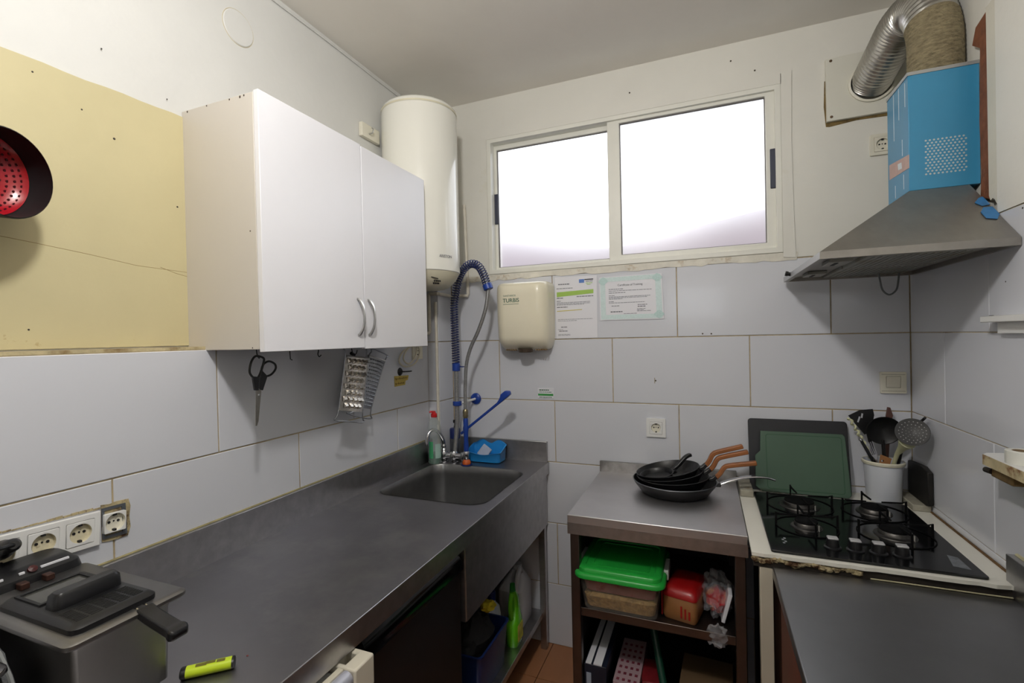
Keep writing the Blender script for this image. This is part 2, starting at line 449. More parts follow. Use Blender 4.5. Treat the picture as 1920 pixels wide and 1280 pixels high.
def sash(x0, x1, z0, z1, y0, y1, gx0, gx1, gz0, gz1, hx, hz0, hz1):
    o = MB().holed([(x0, z0), (x1, z0), (x1, z1), (x0, z1)], [[(gx0, gz0), (gx1, gz0), (gx1, gz1), (gx0, gz1)]], y0, y1, 'y').build('sash', M_ALU_WHITE, win, smooth=0, bevel=0.003)
    # bead round the pane
    MB().holed([(gx0-0.004, gz0-0.004), (gx1+0.004, gz0-0.004), (gx1+0.004, gz1+0.004), (gx0-0.004, gz1+0.004)],
               [[(gx0+0.003, gz0+0.003), (gx1-0.003, gz0+0.003), (gx1-0.003, gz1-0.003), (gx0+0.003, gz1-0.003)]], y0+0.008, y1-0.004, 'y').build('glazing_seal', mat('seal', s(120, 116, 112), 0.7), o, smooth=0)
    mid = (y0+y1)/2+0.004
    MB().add([(gx0, mid, gz0), (gx1, mid, gz0), (gx1, mid, gz1), (gx0, mid, gz1)], [(0, 1, 2, 3)]).build('pane', M_FROST, o, smooth=0)
    MB().box(hx-0.011, hx+0.011, y0-0.006, y0+0.001, hz0, hz1).build('handle', M_WHANDLE, o, bevel=0.003)
sash(-1.0, -0.352, 1.858, 2.505, BY+0.04, BY+0.064, -0.985, -0.398, 1.876, 2.481, -1.002+0.013, 2.10, 2.255)
sash(-0.408, 0.287, 1.856, 2.510, BY+0.008, BY+0.034, -0.352, 0.246, 1.884, 2.490, 0.272, 2.105, 2.268)
# raised plaster band round the window
tr = MB()
tr.prism([(WX1, WZ0-0.02), (WX1+0.045, WZ0-0.025), (WX1+0.04, 2.0), (WX1+0.036, 2.3), (WX1+0.04, WZ1+0.045), (WX1, WZ1+0.04)], BY-0.006, BY+0.001, 'y')
tr.prism([(WX0-0.03, WZ1), (WX1+0.002, WZ1), (WX1+0.002, WZ1+0.04), (-0.3, WZ1+0.035), (WX0-0.03, WZ1+0.03)], BY-0.006, BY+0.001, 'y')
tr.prism([(WX0-0.028, WZ0), (WX0, WZ0), (WX0, WZ1), (WX0-0.03, WZ1)], BY-0.006, BY+0.001, 'y')
struct(tr.build('trim_3', M_PLASTER, smooth=0))
# neighbouring walls outside, seen only as a blur through the frosted panes
M_OUT = mat('outside_render', s(136, 126, 130), 0.8, var=0.1)
tag(MB().prism([(-4.0, 0.0), (3.5, 0.0), (3.5, 2.85), (0.6, 2.37), (-0.55, 2.17), (-0.75, 2.165), (-1.7, 2.36), (-4.0, 2.75)], 3.6, 3.75, 'y').build('yard_wall', M_OUT, smooth=0),
    'pinkish yard wall blurred behind the lower edge of the frosted window', 'wall')
# ------------------------------------------------------------------ steel sink counter on the left
CT = 0.90
ct = thing('sink_counter', 'long stainless steel sink counter along the left wall', 'counter', (-1.0, 1.2, 0))
SKX, SKY, SKW, SKH = -1.008, 1.808, 0.482, 0.482      # bowl opening
M_WTOP = mat('worktop_steel', s(150, 148, 152), 0.38, 1.0, var=0.10, scale=3.0, bump=0.02, bscale=300, dirt=(s(182, 180, 178), 2.3, 0.5, 0.78))
MB().holed([(-1.305, -0.3), (-0.722, -0.3), (-0.722, BY-0.004), (-1.305, BY-0.004)], [rrect(SKX, SKY, SKW, SKH, 0.07)], CT-0.022, CT, 'z').build('worktop', M_WTOP, ct, smooth=0)
MB().box(-0.724, -0.720, -0.3, BY-0.004, CT-0.055, CT+0.0005).build('front_lip', M_STEEL, ct, bevel=0.0015)
MB().box(-1.3095, -1.294, -0.3, 2.098, CT-0.002, 1.008).build('splashback', M_STEEL, ct, bevel=0.0015)
MB().box(-1.243, -0.727, BY-0.016, BY-0.001, CT-0.002, 1.0).build('splashback', M_STEEL_X, ct, bevel=0.0015)
ri = []
for z, gx, r in ((CT+0.0015, 0.004, 0.072), (CT, -0.001, 0.07), (CT-0.006, -0.006, 0.068), (CT-0.05, -0.010, 0.066), (0.72, -0.02, 0.06), (0.70, -0.035, 0.05), (0.692, -0.07, 0.04), (0.688, -0.2, 0.03), (0.686, -0.40, 0.015)):
    ri.append([(x, y, z) for x, y in rrect(SKX, SKY, SKW+gx*1, SKH+gx*1, max(0.012, r))])
MB().loft(ri, False, True).build('sink_bowl', M_STEEL_D, ct)
MB().lathe([(0.03, 0.002), (0.026, 0.004), (0.018, 0.001), (0, 0.001)], (SKX, SKY, 0.687), 24).build('drain', M_CHROME, ct)
MB().box(-0.738, -0.732, 1.372, BY-0.008, 0.595, CT-0.02).build('apron_panel', M_STEEL, ct, smooth=0)
MB().box(-1.29, -0.735, 1.367, 1.372, 0.595, CT-0.02).build('apron_return', M_STEEL, ct, smooth=0)
for y in (2.20, -0.2):
    MB().box(-0.765, -0.735, y-0.015, y+0.015, 0, CT-0.024).build('leg', M_STEEL, ct, bevel=0.002)
    MB().box(-1.285, -1.255, y-0.015, y+0.015, 0, CT-0.024).build('leg', M_STEEL, ct, bevel=0.002)
MB().box(-1.285, -0.755, 1.44, 2.215, 0.147, 0.175).build('bottom_shelf', M_STEEL, ct, bevel=0.002)
MB().box(-1.29, -1.28, 1.44, 2.215, 0.175, CT-0.03).build('rear_panel', mat('dark_steel', s(70, 70, 74), 0.5, 0.8), ct, smooth=0)
bead = MB()
bead.tube([(-1.308, y, 1.0085) for y in (0.2, 0.8, 1.4, 2.09)], 0.003, 6)
bead.build('sealant_bead', mat('bead', s(150, 140, 100), 0.7, var=0.3, scale=30), ct)

# ------------------------------------------------------------------ wall cupboard
M_CAB = mat('melamine_side', s(208, 202, 194), 0.4, var=0.02, scale=2, dirt=(s(150, 130, 100), 12, 0.75, 0.85))
M_DOOR = mat('melamine_door', s(236, 236, 241), 0.3, var=0.01)
cb = thing('wall_cupboard', 'white two-door wall cupboard hanging beside the water heater', 'cupboard', (-1.24, 1.335, 1.497))
MB().box(LXU+0.001, -1.1035, 0.932, 0.948, 1.497, 2.183).build('side_panel', M_CAB, cb, bevel=0.001)
MB().box(LXU+0.001, -1.1035, 1.720, 1.736, 1.497, 2.183).build('side_panel', M_CAB, cb, bevel=0.001)
MB().box(LXU+0.001, -1.1035, 0.948, 1.720, 1.497, 1.513).build('bottom_panel', M_CAB, cb, smooth=0)
MB().box(LXU+0.001, -1.1035, 0.948, 1.720, 2.167, 2.183).build('top_panel', M_CAB, cb, smooth=0)
MB().box(LXU+0.001, LXU+0.006, 0.948, 1.720, 1.513, 2.167).build('back_panel', M_CAB, cb, smooth=0)
def bow(y):
    pts = [(-1.0855, y, 1.533), (-1.076, y, 1.540), (-1.064, y, 1.562), (-1.060, y, 1.595), (-1.064, y, 1.628), (-1.076, y, 1.65), (-1.0855, y, 1.657)]
    pts = smooth_path(pts, 5); n = len(pts)
    return MB().sweep(pts, [0.012-0.006*math.sin(PI*i/(n-1)) for i in range(n)], [0.007]*n, (0, 1, 0))
for y0, y1, z0, hy in ((0.9325, 1.3375, 1.490, 1.308), (1.3415, 1.7385, 1.486, 1.362)):
    d = MB().box(-1.1025, -1.085, y0, y1, z0, z0+0.697).build('door', M_DOOR, cb, bevel=0.0015)
    bow(hy).build('handle', M_ALU, d, bevel=0.001, label='bowed brushed metal handle')
chips = MB()
for x, z, w in ((-1.36, 2.179, 0.004), (-1.28, 2.180, 0.003), (-1.19, 2.179, 0.0035), (-1.15, 2.178, 0.005), (-1.135, 2.179, 0.004), (-1.125, 1.815, 0.003), (-1.128, 1.502, 0.003)):
    chips.box(x-w/2, x+w/2, 0.9314, 0.9325, z-w*0.7, z+w*0.5)
chips.build('chipped_edge', mat('chip_dark', s(70, 60, 50), 0.8), cb, smooth=0, stuff=True)

# ------------------------------------------------------------------ water heater
wh = thing('water_heater', 'tall white cylindrical water heater high up in the corner', 'water heater', (-1.212, 1.915, 1.735))
HC = (-1.212, 1.915, 0)
M_ENAMEL = mat('white_enamel', s(241, 240, 231), 0.22, var=0.015, scale=2, coat=0.3)
M_ENAMEL_Y = mat('aged_cap', s(222, 216, 192), 0.4, var=0.05)
MB().lathe([(0.168, 1.815), (0.172, 1.818), (0.172, 2.545), (0.170, 2.558), (0.160, 2.568), (0.12, 2.576), (0, 2.58)], HC, 64).build('tank_shell', M_ENAMEL, wh, smooth=50)
MB().lathe([(0.168, 1.816), (0.1645, 1.808), (0.152, 1.785), (0.125, 1.757), (0.10, 1.746), (0, 1.744)], HC, 64).build('bottom_cap', M_ENAMEL_Y, wh, smooth=50)
MB().lathe([(0.1735, 2.540), (0.1738, 2.544), (0.1735, 2.548)], HC, 64).build('rim', M_ENAMEL_Y, wh)
sl = MB()
a0 = math.atan2(-1.915, 1.212)+0.35
for k in range(4):
    for q in range(2):
        a = a0+0.06*k; r = 0.14-0.012*q; z = 1.7725-0.0095*q
        p = Vector((HC[0]+math.cos(a)*(r+0.003), HC[1]+math.sin(a)*(r+0.003), z))
        sl.cyl(p, p+Vector((math.cos(a)*0.004, math.sin(a)*0.004, -0.004)), 0.0032, n=6)
sl.tube([(HC[0]+math.cos(a0-0.12+0.03*i)*0.1525, HC[1]+math.sin(a0-0.12+0.03*i)*0.1525, 1.786-0.001*i) for i in range(8)], 0.002, 5)
sl.build('cap_slot', M_BLACK_M, wh, stuff=True)
a1 = math.atan2(-1.915, 1.212)+0.62
right = Vector((-math.sin(a1), math.cos(a1), 0))
text('ARISTON', 0.0165, (HC[0]+math.cos(a1)*0.1735-right.x*0.035, HC[1]+math.sin(a1)*0.1735-right.y*0.035, 1.872), right, (0, 0, 1), mat('heater_logo', s(150, 150, 152), 0.5), wh, bold=0.0002)
mt = MB().box(LXU+0.0005, LXU+0.02, 1.70, 1.82, 2.408, 2.468).build('mounting_plate', M_CREAM, wh, bevel=0.002)
MB().tube([(LXU+0.022, 1.745, 2.428), (LXU+0.04, 1.745, 2.430), (LXU+0.044, 1.745, 2.444), (LXU+0.036, 1.745, 2.452)], 0.003, 8).build('hook_bolt', M_ALU, mt)

# ------------------------------------------------------------------ water pipes
M_PIPE = mat('painted_pipe', s(216, 210, 196), 0.45, var=0.08, scale=30, dirt=(s(120, 70, 30), 30, 0.68, 0.8))
p = MB().tube([(-1.148, 2.222, 2.205), (-1.146, 2.222, 2.1), (-1.137, 2.222, 1.745), (-1.14, 2.222, 1.735), (-1.232, 2.218, 1.737), (-1.234, 2.21, 1.737), (-1.234, 2.09, 1.74), (-1.238, 2.085, 1.74), (-1.284, 2.085, 1.742), (-1.288, 2.085, 1.738), (-1.288, 2.085, 1.55), (-1.288, 2.08, 1.544), (-1.288, 1.99, 1.544)], 0.0085, 10)
tag(p.build('water_pipe', M_PIPE), 'white painted water pipe bent behind the blue spring hose', 'pipe')
p = MB().tube([(-1.252, 2.088, 1.70), (-1.251, 2.088, 1.4), (-1.250, 2.088, 0.905)], 0.0075, 10)
tag(p.build('drop_pipe', M_PIPE), 'straight white vertical pipe on the tiled corner casing', 'pipe')

# ------------------------------------------------------------------ things hanging under the cupboard
M_WIRE = mat('dark_wire', s(45, 45, 48), 0.4, 0.8)
hk = MB().tube([(-1.2, 1.003, 1.498), (-1.2, 1.005, 1.484), (-1.2, 1.008, 1.474), (-1.2, 1.012, 1.470), (-1.2, 1.016, 1.474)], 0.0016, 6)
tag(hk.build('cup_hook', M_WIRE), 'small wire hook that carries the scissors', 'hook', 'hooks under the cupboard')
hk = MB().tube([(-1.2, 1.1226, 1.498), (-1.2, 1.1235, 1.48), (-1.2, 1.1248, 1.462), (-1.193, 1.1250, 1.459)], 0.0016, 6)
tag(hk.build('cup_hook', M_WIRE), 'empty straight wire hook under the cupboard', 'hook', 'hooks under the cupboard')
hk = MB().tube(smooth_path([(-1.2, 1.2427, 1.498), (-1.2, 1.2420, 1.483), (-1.2, 1.2394, 1.472), (-1.2, 1.2455, 1.464), (-1.2, 1.2537, 1.4695)], 4), 0.0018, 6)
tag(hk.build('cup_hook', M_WIRE), 'empty curled wire hook under the cupboard', 'hook', 'hooks under the cupboard')

sc = thing('scissors', 'kitchen scissors with black handles hanging under the cupboard', 'scissors', (-1.2, 1.01, 1.277))
X = -1.2
L1 = [(1.0052, 1.477), (1.0253, 1.4699), (1.0248, 1.4564), (1.0157, 1.4322), (1.0045, 1.4147), (0.9916, 1.4147), (0.9783, 1.431), (0.9825, 1.4568), (0.9934, 1.4735)]
L2 = [(1.0211, 1.436), (1.0296, 1.453), (1.0483, 1.4593), (1.0682, 1.4497), (1.0698, 1.4346), (1.052, 1.419), (1.0297, 1.4177)]
h1 = MB().tube(smooth_path([(X+0.002, y, z) for y, z in L1], 5, True), 0.0034, 8, True)
h1.prism([(0.9865, 1.420), (1.0075, 1.4165), (1.0045, 1.3778), (0.9928, 1.3791)], X-0.003, X+0.005, 'x')
h1.build('handle', M_BLACK, sc, bevel=0.001)
h2 = MB().tube(smooth_path([(X-0.002, y, z) for y, z in L2], 5, True), 0.0034, 8, True)
h2.prism([(1.0185, 1.436), (1.0385, 1.4165), (1.0211, 1.376), (1.0097, 1.3793), (1.0135, 1.4117)], X-0.006, X+0.002, 'x')
h2.build('handle', M_BLACK, sc, bevel=0.001)
M_BLADE = mat('blade_steel', s(150, 146, 140), 0.3, 1.0, var=0.1, scale=60)
MB().prism([(0.997, 1.380), (1.0059, 1.3859), (1.0115, 1.378), (1.003, 1.29), (0.9978, 1.2766), (0.993, 1.2775)], X+0.0005, X+0.0018, 'x').build('blade', M_BLADE, sc, smooth=0)
MB().prism([(1.0005, 1.380), (1.0059, 1.3859), (1.0163, 1.3744), (1.0041, 1.2878), (0.9985, 1.278)], X-0.001, X+0.0004, 'x').build('blade', M_BLADE, sc, smooth=0)
MB().lathe([(0, 0.002), (0.0025, 0.002), (0.0032, 0)], (X+0.0018, 1.0053, 1.365), 12, (1, 0, 0)).build('screw', M_CHROME, sc)

M_TIN = mat('tin_bright', s(206, 200, 190), 0.25, 1.0, var=0.2, scale=80)
M_TIN2 = mat('tin_dull', s(150, 152, 156), 0.38, 1.0, var=0.15, scale=80)
def grater(name, label, X, quad, wire, wire_top, rows, cols, tooth, m):
    g = thing(name, label, 'grater', (X, sum(q[0] for q in quad)/4, min(q[1] for q in quad)), 'graters hanging under the cupboard')
    MB().tube(smooth_path([(X, y, z) for y, z in wire], 5, True), 0.0026, 6, True).build('wire_frame', M_TIN2, g)
    tl, tr_, br, bl = [Vector((X, y, z)) for y, z in quad]
    pl = MB()
    # curved sheet, bowed towards the room
    ring0 = []; ring1 = []
    nu = 10
    def P(u, v, d):
        a = tl.lerp(tr_, u); b = bl.lerp(br, u)
        q = a.lerp(b, v); q.x += d+0.010*math.sin(PI*u)
        return q
    vs_ = []; fs = []; nv = 8
    for side, d in ((0, 0.0), (1, 0.0008)):
        for j in range(nv+1):
            for i in range(nu+1): vs_.append(P(i/nu, j/nv, d))
    st = (nu+1)*(nv+1)
    for j in range(nv):
        for i in range(nu):
            a = j*(nu+1)+i
            fs.append((a, a+1, a+nu+2, a+nu+1)); fs.append((st+a, st+a+nu+1, st+a+nu+2, st+a+1))
    pl.add(vs_, fs); pl.build('grating_sheet', m, g)
    t = MB()
    for j in range(rows):
        n = cols-(j % 2)
        for i in range(n):
            u = (i+0.75+(0.0 if n == cols else 0.35))/(cols+0.6); v = (j+0.55)/(rows+0.4)
            c = P(u, v, 0.001); w = tooth*0.5; hgt = tooth*0.55
            t.add([c+Vector((0, -w, -hgt)), c+Vector((0, w, -hgt)), c+Vector((0, w, hgt)), c+Vector((0, -w, hgt)), c+Vector((tooth*0.55, -w*0.7, -hgt*0.3)), c+Vector((tooth*0.55, w*0.7, -hgt*0.3))],
                  [(0, 1, 5, 4), (1, 2, 5), (3, 0, 4), (2, 3, 4, 5)])
    t.build('teeth', m, g, smooth=0, stuff=True)
    MB().tube([tl+Vector((0.004, 0, 0.002)), tr_+Vector((0.004, 0, 0.002))], 0.005, 8).build('top_bar', M_ALU, g)
    return g
grater('coarse_grater', 'flat shiny grater with coarse teeth, in front of the finer one', -1.2,
       [(1.3712, 1.4581), (1.4946, 1.4424), (1.4526, 1.2458), (1.3304, 1.2712)],
       [(1.3646, 1.4900), (1.43, 1.4885), (1.505, 1.486), (1.516, 1.470), (1.498, 1.4424), (1.4556, 1.2458), (1.4597, 1.2078), (1.38, 1.224), (1.309, 1.2404), (1.3284, 1.2712), (1.3692, 1.4581)], None, 8, 5, 0.0165, M_TIN)
grater('fine_grater', 'flat dull grater with fine teeth, tilted behind the coarse one', -1.255,
       [(1.5573, 1.4513), (1.6675, 1.4242), (1.5723, 1.2375), (1.4852, 1.2577)],
       [(1.5584, 1.4860), (1.6916, 1.4484), (1.6705, 1.4242), (1.5753, 1.2375), (1.5709, 1.1999), (1.4348, 1.2423), (1.4822, 1.2577), (1.5543, 1.4513)], None, 14, 9, 0.006, M_TIN2)
hk = MB().tube(smooth_path([(-1.198, 1.405, 1.498), (-1.198, 1.402, 1.488), (-1.198, 1.408, 1.470), (-1.198, 1.425, 1.466), (-1.198, 1.432, 1.480)], 4), 0.0018, 6)
hk.cyl((-1.198, 1.398, 1.470), (-1.198, 1.416, 1.462), 0.006, n=10)
tag(hk.build('cup_hook', M_WIRE), 'dark hook with clip that carries the coarse grater', 'hook', 'hooks under the cupboard')

# cable, hook, note on the tiles below the cupboard
cd = MB().tube(smooth_path([(-1.298, 2.00, 1.475), (-1.292, 1.955, 1.490), (-1.29, 1.90, 1.478), (-1.292, 1.845, 1.452), (-1.294, 1.828, 1.415), (-1.292, 1.875, 1.389), (-1.288, 1.95, 1.402), (-1.286, 1.985, 1.45), (-1.284, 1.965, 1.487),
                            (-1.282, 1.92, 1.485), (-1.284, 1.87, 1.462), (-1.284, 1.848, 1.425), (-1.28, 1.885, 1.402), (-1.278, 1.935, 1.432), (-1.276, 1.955, 1.488)], 6), 0.0038, 8)
tag(cd.build('extension_lead', mat('cord_cream', s(205, 198, 178), 0.5)), 'coiled cream power cord hanging from the socket below the cupboard', 'cord')
def schuko(name, label, c, nrm, up=(0, 0, 1), size=0.081, group=None, m=M_WHITE, mc=None, plate=True, frame=True, part_of=None, insert=0.055):
    """a round-hole socket; c: centre on the wall, nrm: outward."""
    W = Vector(nrm); U = Vector(up).normalized(); R_ = U.cross(W)
    Mx = Matrix(((R_.x, U.x, W.x, c[0]), (R_.y, U.y, W.y, c[1]), (R_.z, U.z, W.z, c[2]), (0, 0, 0, 1)))
    root = part_of or thing(name, label, 'socket', c, group)
    mc = mc or M_CREAM
    if plate:
        MB(Mx).holed(rrect(0, 0, size, size, 0.004, 3), [rrect(0, 0, insert, insert, 0.002, 2)], 0.0, 0.009, 'z').build('frame', m, root, bevel=0.0015)
    ins = MB(Mx).holed(rrect(0, 0, insert-0.0015, insert-0.0015, 0.002, 2), [circ(0, 0, 0.0205, 28)], 0.0, 0.0105, 'z').build('insert', m, root, bevel=0.0008)
    MB(Mx).lathe([(0.0205, 0.0105), (0.0200, 0.002), (0, 0.002)], (0, 0, 0), 28).build('cup', mc, ins)
    pin = MB(Mx)
    for sx in (-0.0095, 0.0095): pin.cyl((sx, 0.001, 0.0021), (sx, 0.001, 0.0032), 0.0030, n=10)
    for sy in (-0.0185, 0.0185): pin.box(-0.003, 0.003, sy-0.003, sy+0.003, 0.002, 0.0095)
    pin.cyl((0, 0.002, 0.0021), (0, 0.002, 0.003), 0.002, n=8)
    pin.build('contact', M_BLACK_M, ins)
    return root
schuko('wall_socket', 'yellowed socket half hidden by the cupboard and the coiled cord', (LX, 1.995, 1.458), (1, 0, 0), m=M_CREAM)
sh = thing('suction_hook', 'black suction hook on the tiles above the yellow note', 'hook', (LX, 1.855, 1.367))
MB().lathe([(0, 0.009), (0.008, 0.009), (0.014, 0.006), (0.019, 0.0005), (0.019, 0)], (LX, 1.855, 1.367), 24, (1, 0, 0)).build('cup', M_BLACK, sh)
MB().tube([(LX+0.009, 1.855, 1.367), (LX+0.022, 1.860, 1.367), (LX+0.026, 1.89, 1.366), (LX+0.026, 1.91, 1.366)], 0.003, 8).build('peg', M_BLACK, sh)
nt_ = thing('yellow_note', 'small torn yellow note with handwriting on the left tiles', 'note', (LX, 1.862, 1.303))
MB().prism([(1.809, 1.3505), (1.9225, 1.3455), (1.915, 1.324), (1.896, 1.322), (1.892, 1.303), (1.811, 1.302)], LX+0.0005, LX+0.0014, 'x').build('paper', mat('yellow_paper', s(196, 172, 88), 0.7, var=0.1, scale=40), nt_, smooth=0)
wr_ = MB()
for (y0, y1, z) in ((1.815, 1.912, 1.336), (1.815, 1.885, 1.314)):
    wr_.tube([(LX+0.0018, y0+(y1-y0)*k/26, z+0.006*math.sin(k*2.3)*(0.6+0.4*math.sin(k*0.9))) for k in range(27)], 0.0008, 4)
wr_.build('handwriting', mat('brown_ink', s(92, 70, 40), 0.7), nt_, smooth=0)

# ------------------------------------------------------------------ left socket strip
tlt = Vector((0, -0.055, 1)).normalized()
stp = thing('socket_strip', 'white multi-gang socket strip above the deep fryer', 'socket', (LX, 0.5, 1.065))
def frame_pt(y): return 1.104-0.045*(y-0.5)
Mx = Matrix(((0, 0, 1, LX), (1, 0, 0, 0.5), (0, 1, 0, 1.1045), (0, 0, 0, 1))) @ Matrix.Rotation(-0.05, 4, 'Z')
cen = [-0.075, -0.005, 0.060, 0.1245]
MB(Mx).holed([(-0.16, -0.0385), (0.1625, -0.0385), (0.1625, 0.0385), (-0.16, 0.0385)], [rrect(x, 0, 0.0525, 0.0525, 0.002, 2) for x in (-0.075, -0.005, 0.060, 0.1245)], 0.0, 0.009, 'z').build('frame', M_WHITE, stp, bevel=0.0015)
M_SOCK_DIRT = mat('stained_socket', s(216, 208, 180), 0.4, var=0.1, scale=60, dirt=(s(110, 80, 40), 60, 0.6, 0.72))
for x in cen:
    q = Mx @ Vector((x, 0, 0))
    schuko('', '', tuple(q), (1, 0, 0), up=(0, math.sin(0.05), math.cos(0.05)), part_of=stp, plate=False, m=M_WHITE, mc=M_SOCK_DIRT, insert=0.0525)
# bare socket beside the strip, its cover frame missing
bs = thing('bare_socket', 'socket without its cover frame in a ragged hole in the tiles', 'socket', (LX, 0.693, 1.062))
rg = [(0.668, 1.060), (0.68, 1.057), (0.70, 1.055), (0.722, 1.056), (0.728, 1.075), (0.726, 1.10), (0.729, 1.125), (0.725, 1.143), (0.70, 1.145), (0.685, 1.143), (0.668, 1.146)]
MB().prism(rg, LX+0.0002, LX+0.0022, 'x').build('broken_tile_edge', M_RUST, bs, smooth=0)
MB().holed([(0.668, 1.066), (0.719, 1.062), (0.717, 1.136), (0.668, 1.138)], [[(0.673, 1.072), (0.709, 1.070), (0.709, 1.130), (0.673, 1.131)]], LX+0.002, LX+0.005, 'x').build('metal_bracket', mat('bracket_grey', s(96, 100, 106), 0.5, 0.5, var=0.2, scale=60), bs, smooth=0)
schuko('', '', (LX+0.003, 0.6905, 1.100), (1, 0, 0), up=(0, 0.05, 1), part_of=bs, plate=False, m=M_WHITE, mc=M_CREAM, insert=0.046)
rs = MB()
for k in range(22):
    y = 0.36+0.014*k; rs.box(LX-0.0008, LX+0.0012, y, y+0.013, 1.1475-0.05*(y-0.5)-0.002, 1.1475-0.05*(y-0.5)+random.uniform(0.0005, 0.004))
rs.build('old_plaster_edge', M_RUST, stp, smooth=0)
# ------------------------------------------------------------------ pre-rinse tap with spring hose
fc = thing('spray_tap', 'tall chrome pre-rinse tap with blue spring hose over the sink', 'tap', (-1.15, 2.11, CT))
M_HOSE = mat('braided_hose', s(150, 150, 150), 0.4, 0.7, var=0.2, scale=150)
by = 2.115
mx = MB()                                     # mixer body on the deck
mx.cyl((-1.235, by-0.03, 0.935), (-1.095, by-0.03, 0.935), 0.014)
for x in (-1.222, -1.165, -1.108):
    mx.lathe([(0.022, 0), (0.022, 0.006), (0.014, 0.010), (0.014, 0.038)], (x, by-0.03, CT), 20)
    mx.lathe([(0.017, -0.018), (0.019, -0.012), (0.019, 0.012), (0.015, 0.02), (0, 0.021)], (x, by-0.03, 0.937), 20)
mx.build('mixer_body', M_CHROME, fc)
gn = smooth_path([(-1.222, by-0.03, 0.95), (-1.222, by-0.03, 0.985), (-1.224, by-0.035, 1.015), (-1.235, by-0.06, 1.055), (-1.25, by-0.085, 1.068), (-1.262, by-0.105, 1.052), (-1.266, by-0.112, 1.015), (-1.266, by-0.112, 0.995)], 5)
MB().tube(gn, [0.0085]*(len(gn)-10)+[0.0105]*10, 12).build('spout', M_CHROME, fc)
MB().lathe([(0.011, 0), (0.014, 0.006), (0.010, 0.014), (0.0125, 0.024), (0.009, 0.034)], (-1.222, by-0.03, 0.955), 20).build('spout_base', M_CHROME, fc)
MB().tube([(-1.165, by-0.02, 0.945), (-1.158, by, 1.10), (-1.158, by, 1.36)], 0.0115, 14).build('riser', M_HOSE, fc)
MB().lathe([(0.0165, -0.02), (0.020, -0.018), (0.020, 0.016), (0.0165, 0.02)], (-1.158, by, 1.372), 20, caps=True).build('collar', M_BLUE, fc)
cl = MB().lathe([(0.020, -0.011), (0.0225, -0.009), (0.0225, 0.009), (0.020, 0.011)], (-1.156, by, 1.19), 20, caps=True).build('collar', M_BLUE, fc)
MB().tube([(-1.135, by+0.005, 1.192), (-1.11, 2.222, 1.2)], 0.006, 10).build('stay_rod', M_WHITE, cl)
MB().lathe([(0, -0.014), (0.018, -0.013), (0.028, -0.006), (0.029, 0)], (-1.112, 2.237, 1.20), 28, (0, 1, 0)).build('wall_rosette', M_BLUE, fc)
path = smooth_path([(-1.158, by, 1.385), (-1.160, by, 1.50), (-1.160, by-0.003, 1.607), (-1.156, by-0.008, 1.687), (-1.140, by-0.015, 1.752), (-1.108, by-0.025, 1.829), (-1.054, by-0.038, 1.871), (-1.002, by-0.05, 1.861), (-0.968, by-0.06, 1.817), (-0.942, by-0.068, 1.752)], 14)
MB().tube(path, 0.0085, 10).build('inner_hose', M_HOSE, fc)
# the coil: a helix carried along the hose
import itertools
def helix(path, r, wire, pitch, n=10):
    acc = [0.0]
    for a, b in zip(path[:-1], path[1:]): acc.append(acc[-1]+(b-a).length)
    tot = acc[-1]; N = int(tot/pitch*n); pts = []
    u = None; j = 0
    for k in range(N+1):
        d = tot*k/N
        while j < len(path)-2 and acc[j+1] < d: j += 1
        t = (d-acc[j])/max(1e-9, acc[j+1]-acc[j]); p_ = path[j].lerp(path[j+1], t); tg = (path[min(j+2, len(path)-1)]-path[max(j-1, 0)]).normalized()
        if u is None: u = tg.orthogonal().normalized()
        u = (u-tg*u.dot(tg)).normalized(); w = tg.cross(u)
        a = 2*PI*k/n
        pts.append(p_+(u*math.cos(a)+w*math.sin(a))*r)
    return MB().tube(pts, wire, 5)
helix(path, 0.0185, 0.0027, 0.0125).build('spring', M_DKBLUE, fc)
e = path[-1]
MB().lathe([(0.019, -0.016), (0.0225, -0.014), (0.0225, 0.010), (0.019, 0.012)], e, 20, (0.35, 0, -1), caps=True).build('collar', M_BLUE, fc)
hose = smooth_path([(-0.940, by-0.068, 1.745), (-0.957, by-0.068, 1.650), (-0.998, by-0.066, 1.549), (-1.040, by-0.064, 1.472), (-1.066, by-0.062, 1.396), (-1.077, by-0.06, 1.292), (-1.080, by-0.06, 1.175)], 8)
MB().tube(hose, 0.0085, 10).build('hose', M_HOSE, fc)
MB().tube([(-1.138, by-0.004, 1.374), (-1.10, by-0.035, 1.376), (-1.072, by-0.06, 1.378)], 0.0035, 8).build('hose_clip', M_CHROME, fc)
nx, ny = -1.080, by-0.06
MB().lathe([(0.009, 0.045), (0.012, 0.04), (0.0135, 0.03), (0.012, 0.02), (0.0135, 0.012), (0.010, 0)], (nx, ny, 1.128), 16, caps=True).build('hose_nut', mat('brass_worn', s(150, 140, 110), 0.35, 1.0), fc)
gunpts = [(0.0105, 1.130), (0.0125, 1.12), (0.0115, 1.095), (0.0145, 1.08), (0.0115, 1.06), (0.0105, 1.02), (0.0125, 0.995), (0.011, 0.965)]
MB().lathe([(r, z) for r, z in gunpts], (nx, ny, 0), 18, caps=True).build('spray_grip', M_BLUE, fc)
MB().lathe([(0.013, 0.970), (0.0155, 0.962), (0.0155, 0.945), (0.013, 0.938), (0.012, 0.928)], (nx, ny, 0), 18, caps=True).build('spray_valve', M_CHROME, fc)
MB().lathe([(0.013, 0.930), (0.019, 0.922), (0.021, 0.912), (0.019, 0.906)], (nx, ny, 0), 20, caps=True).build('spray_nozzle', mat('orange_rubber', s(196, 92, 40), 0.5), fc)
MB().lathe([(0.026, 0.908), (0.027, 0.902), (0.024, CT)], (nx, ny, 0), 20, caps=True).build('nozzle_ring', M_DKBLUE, fc)
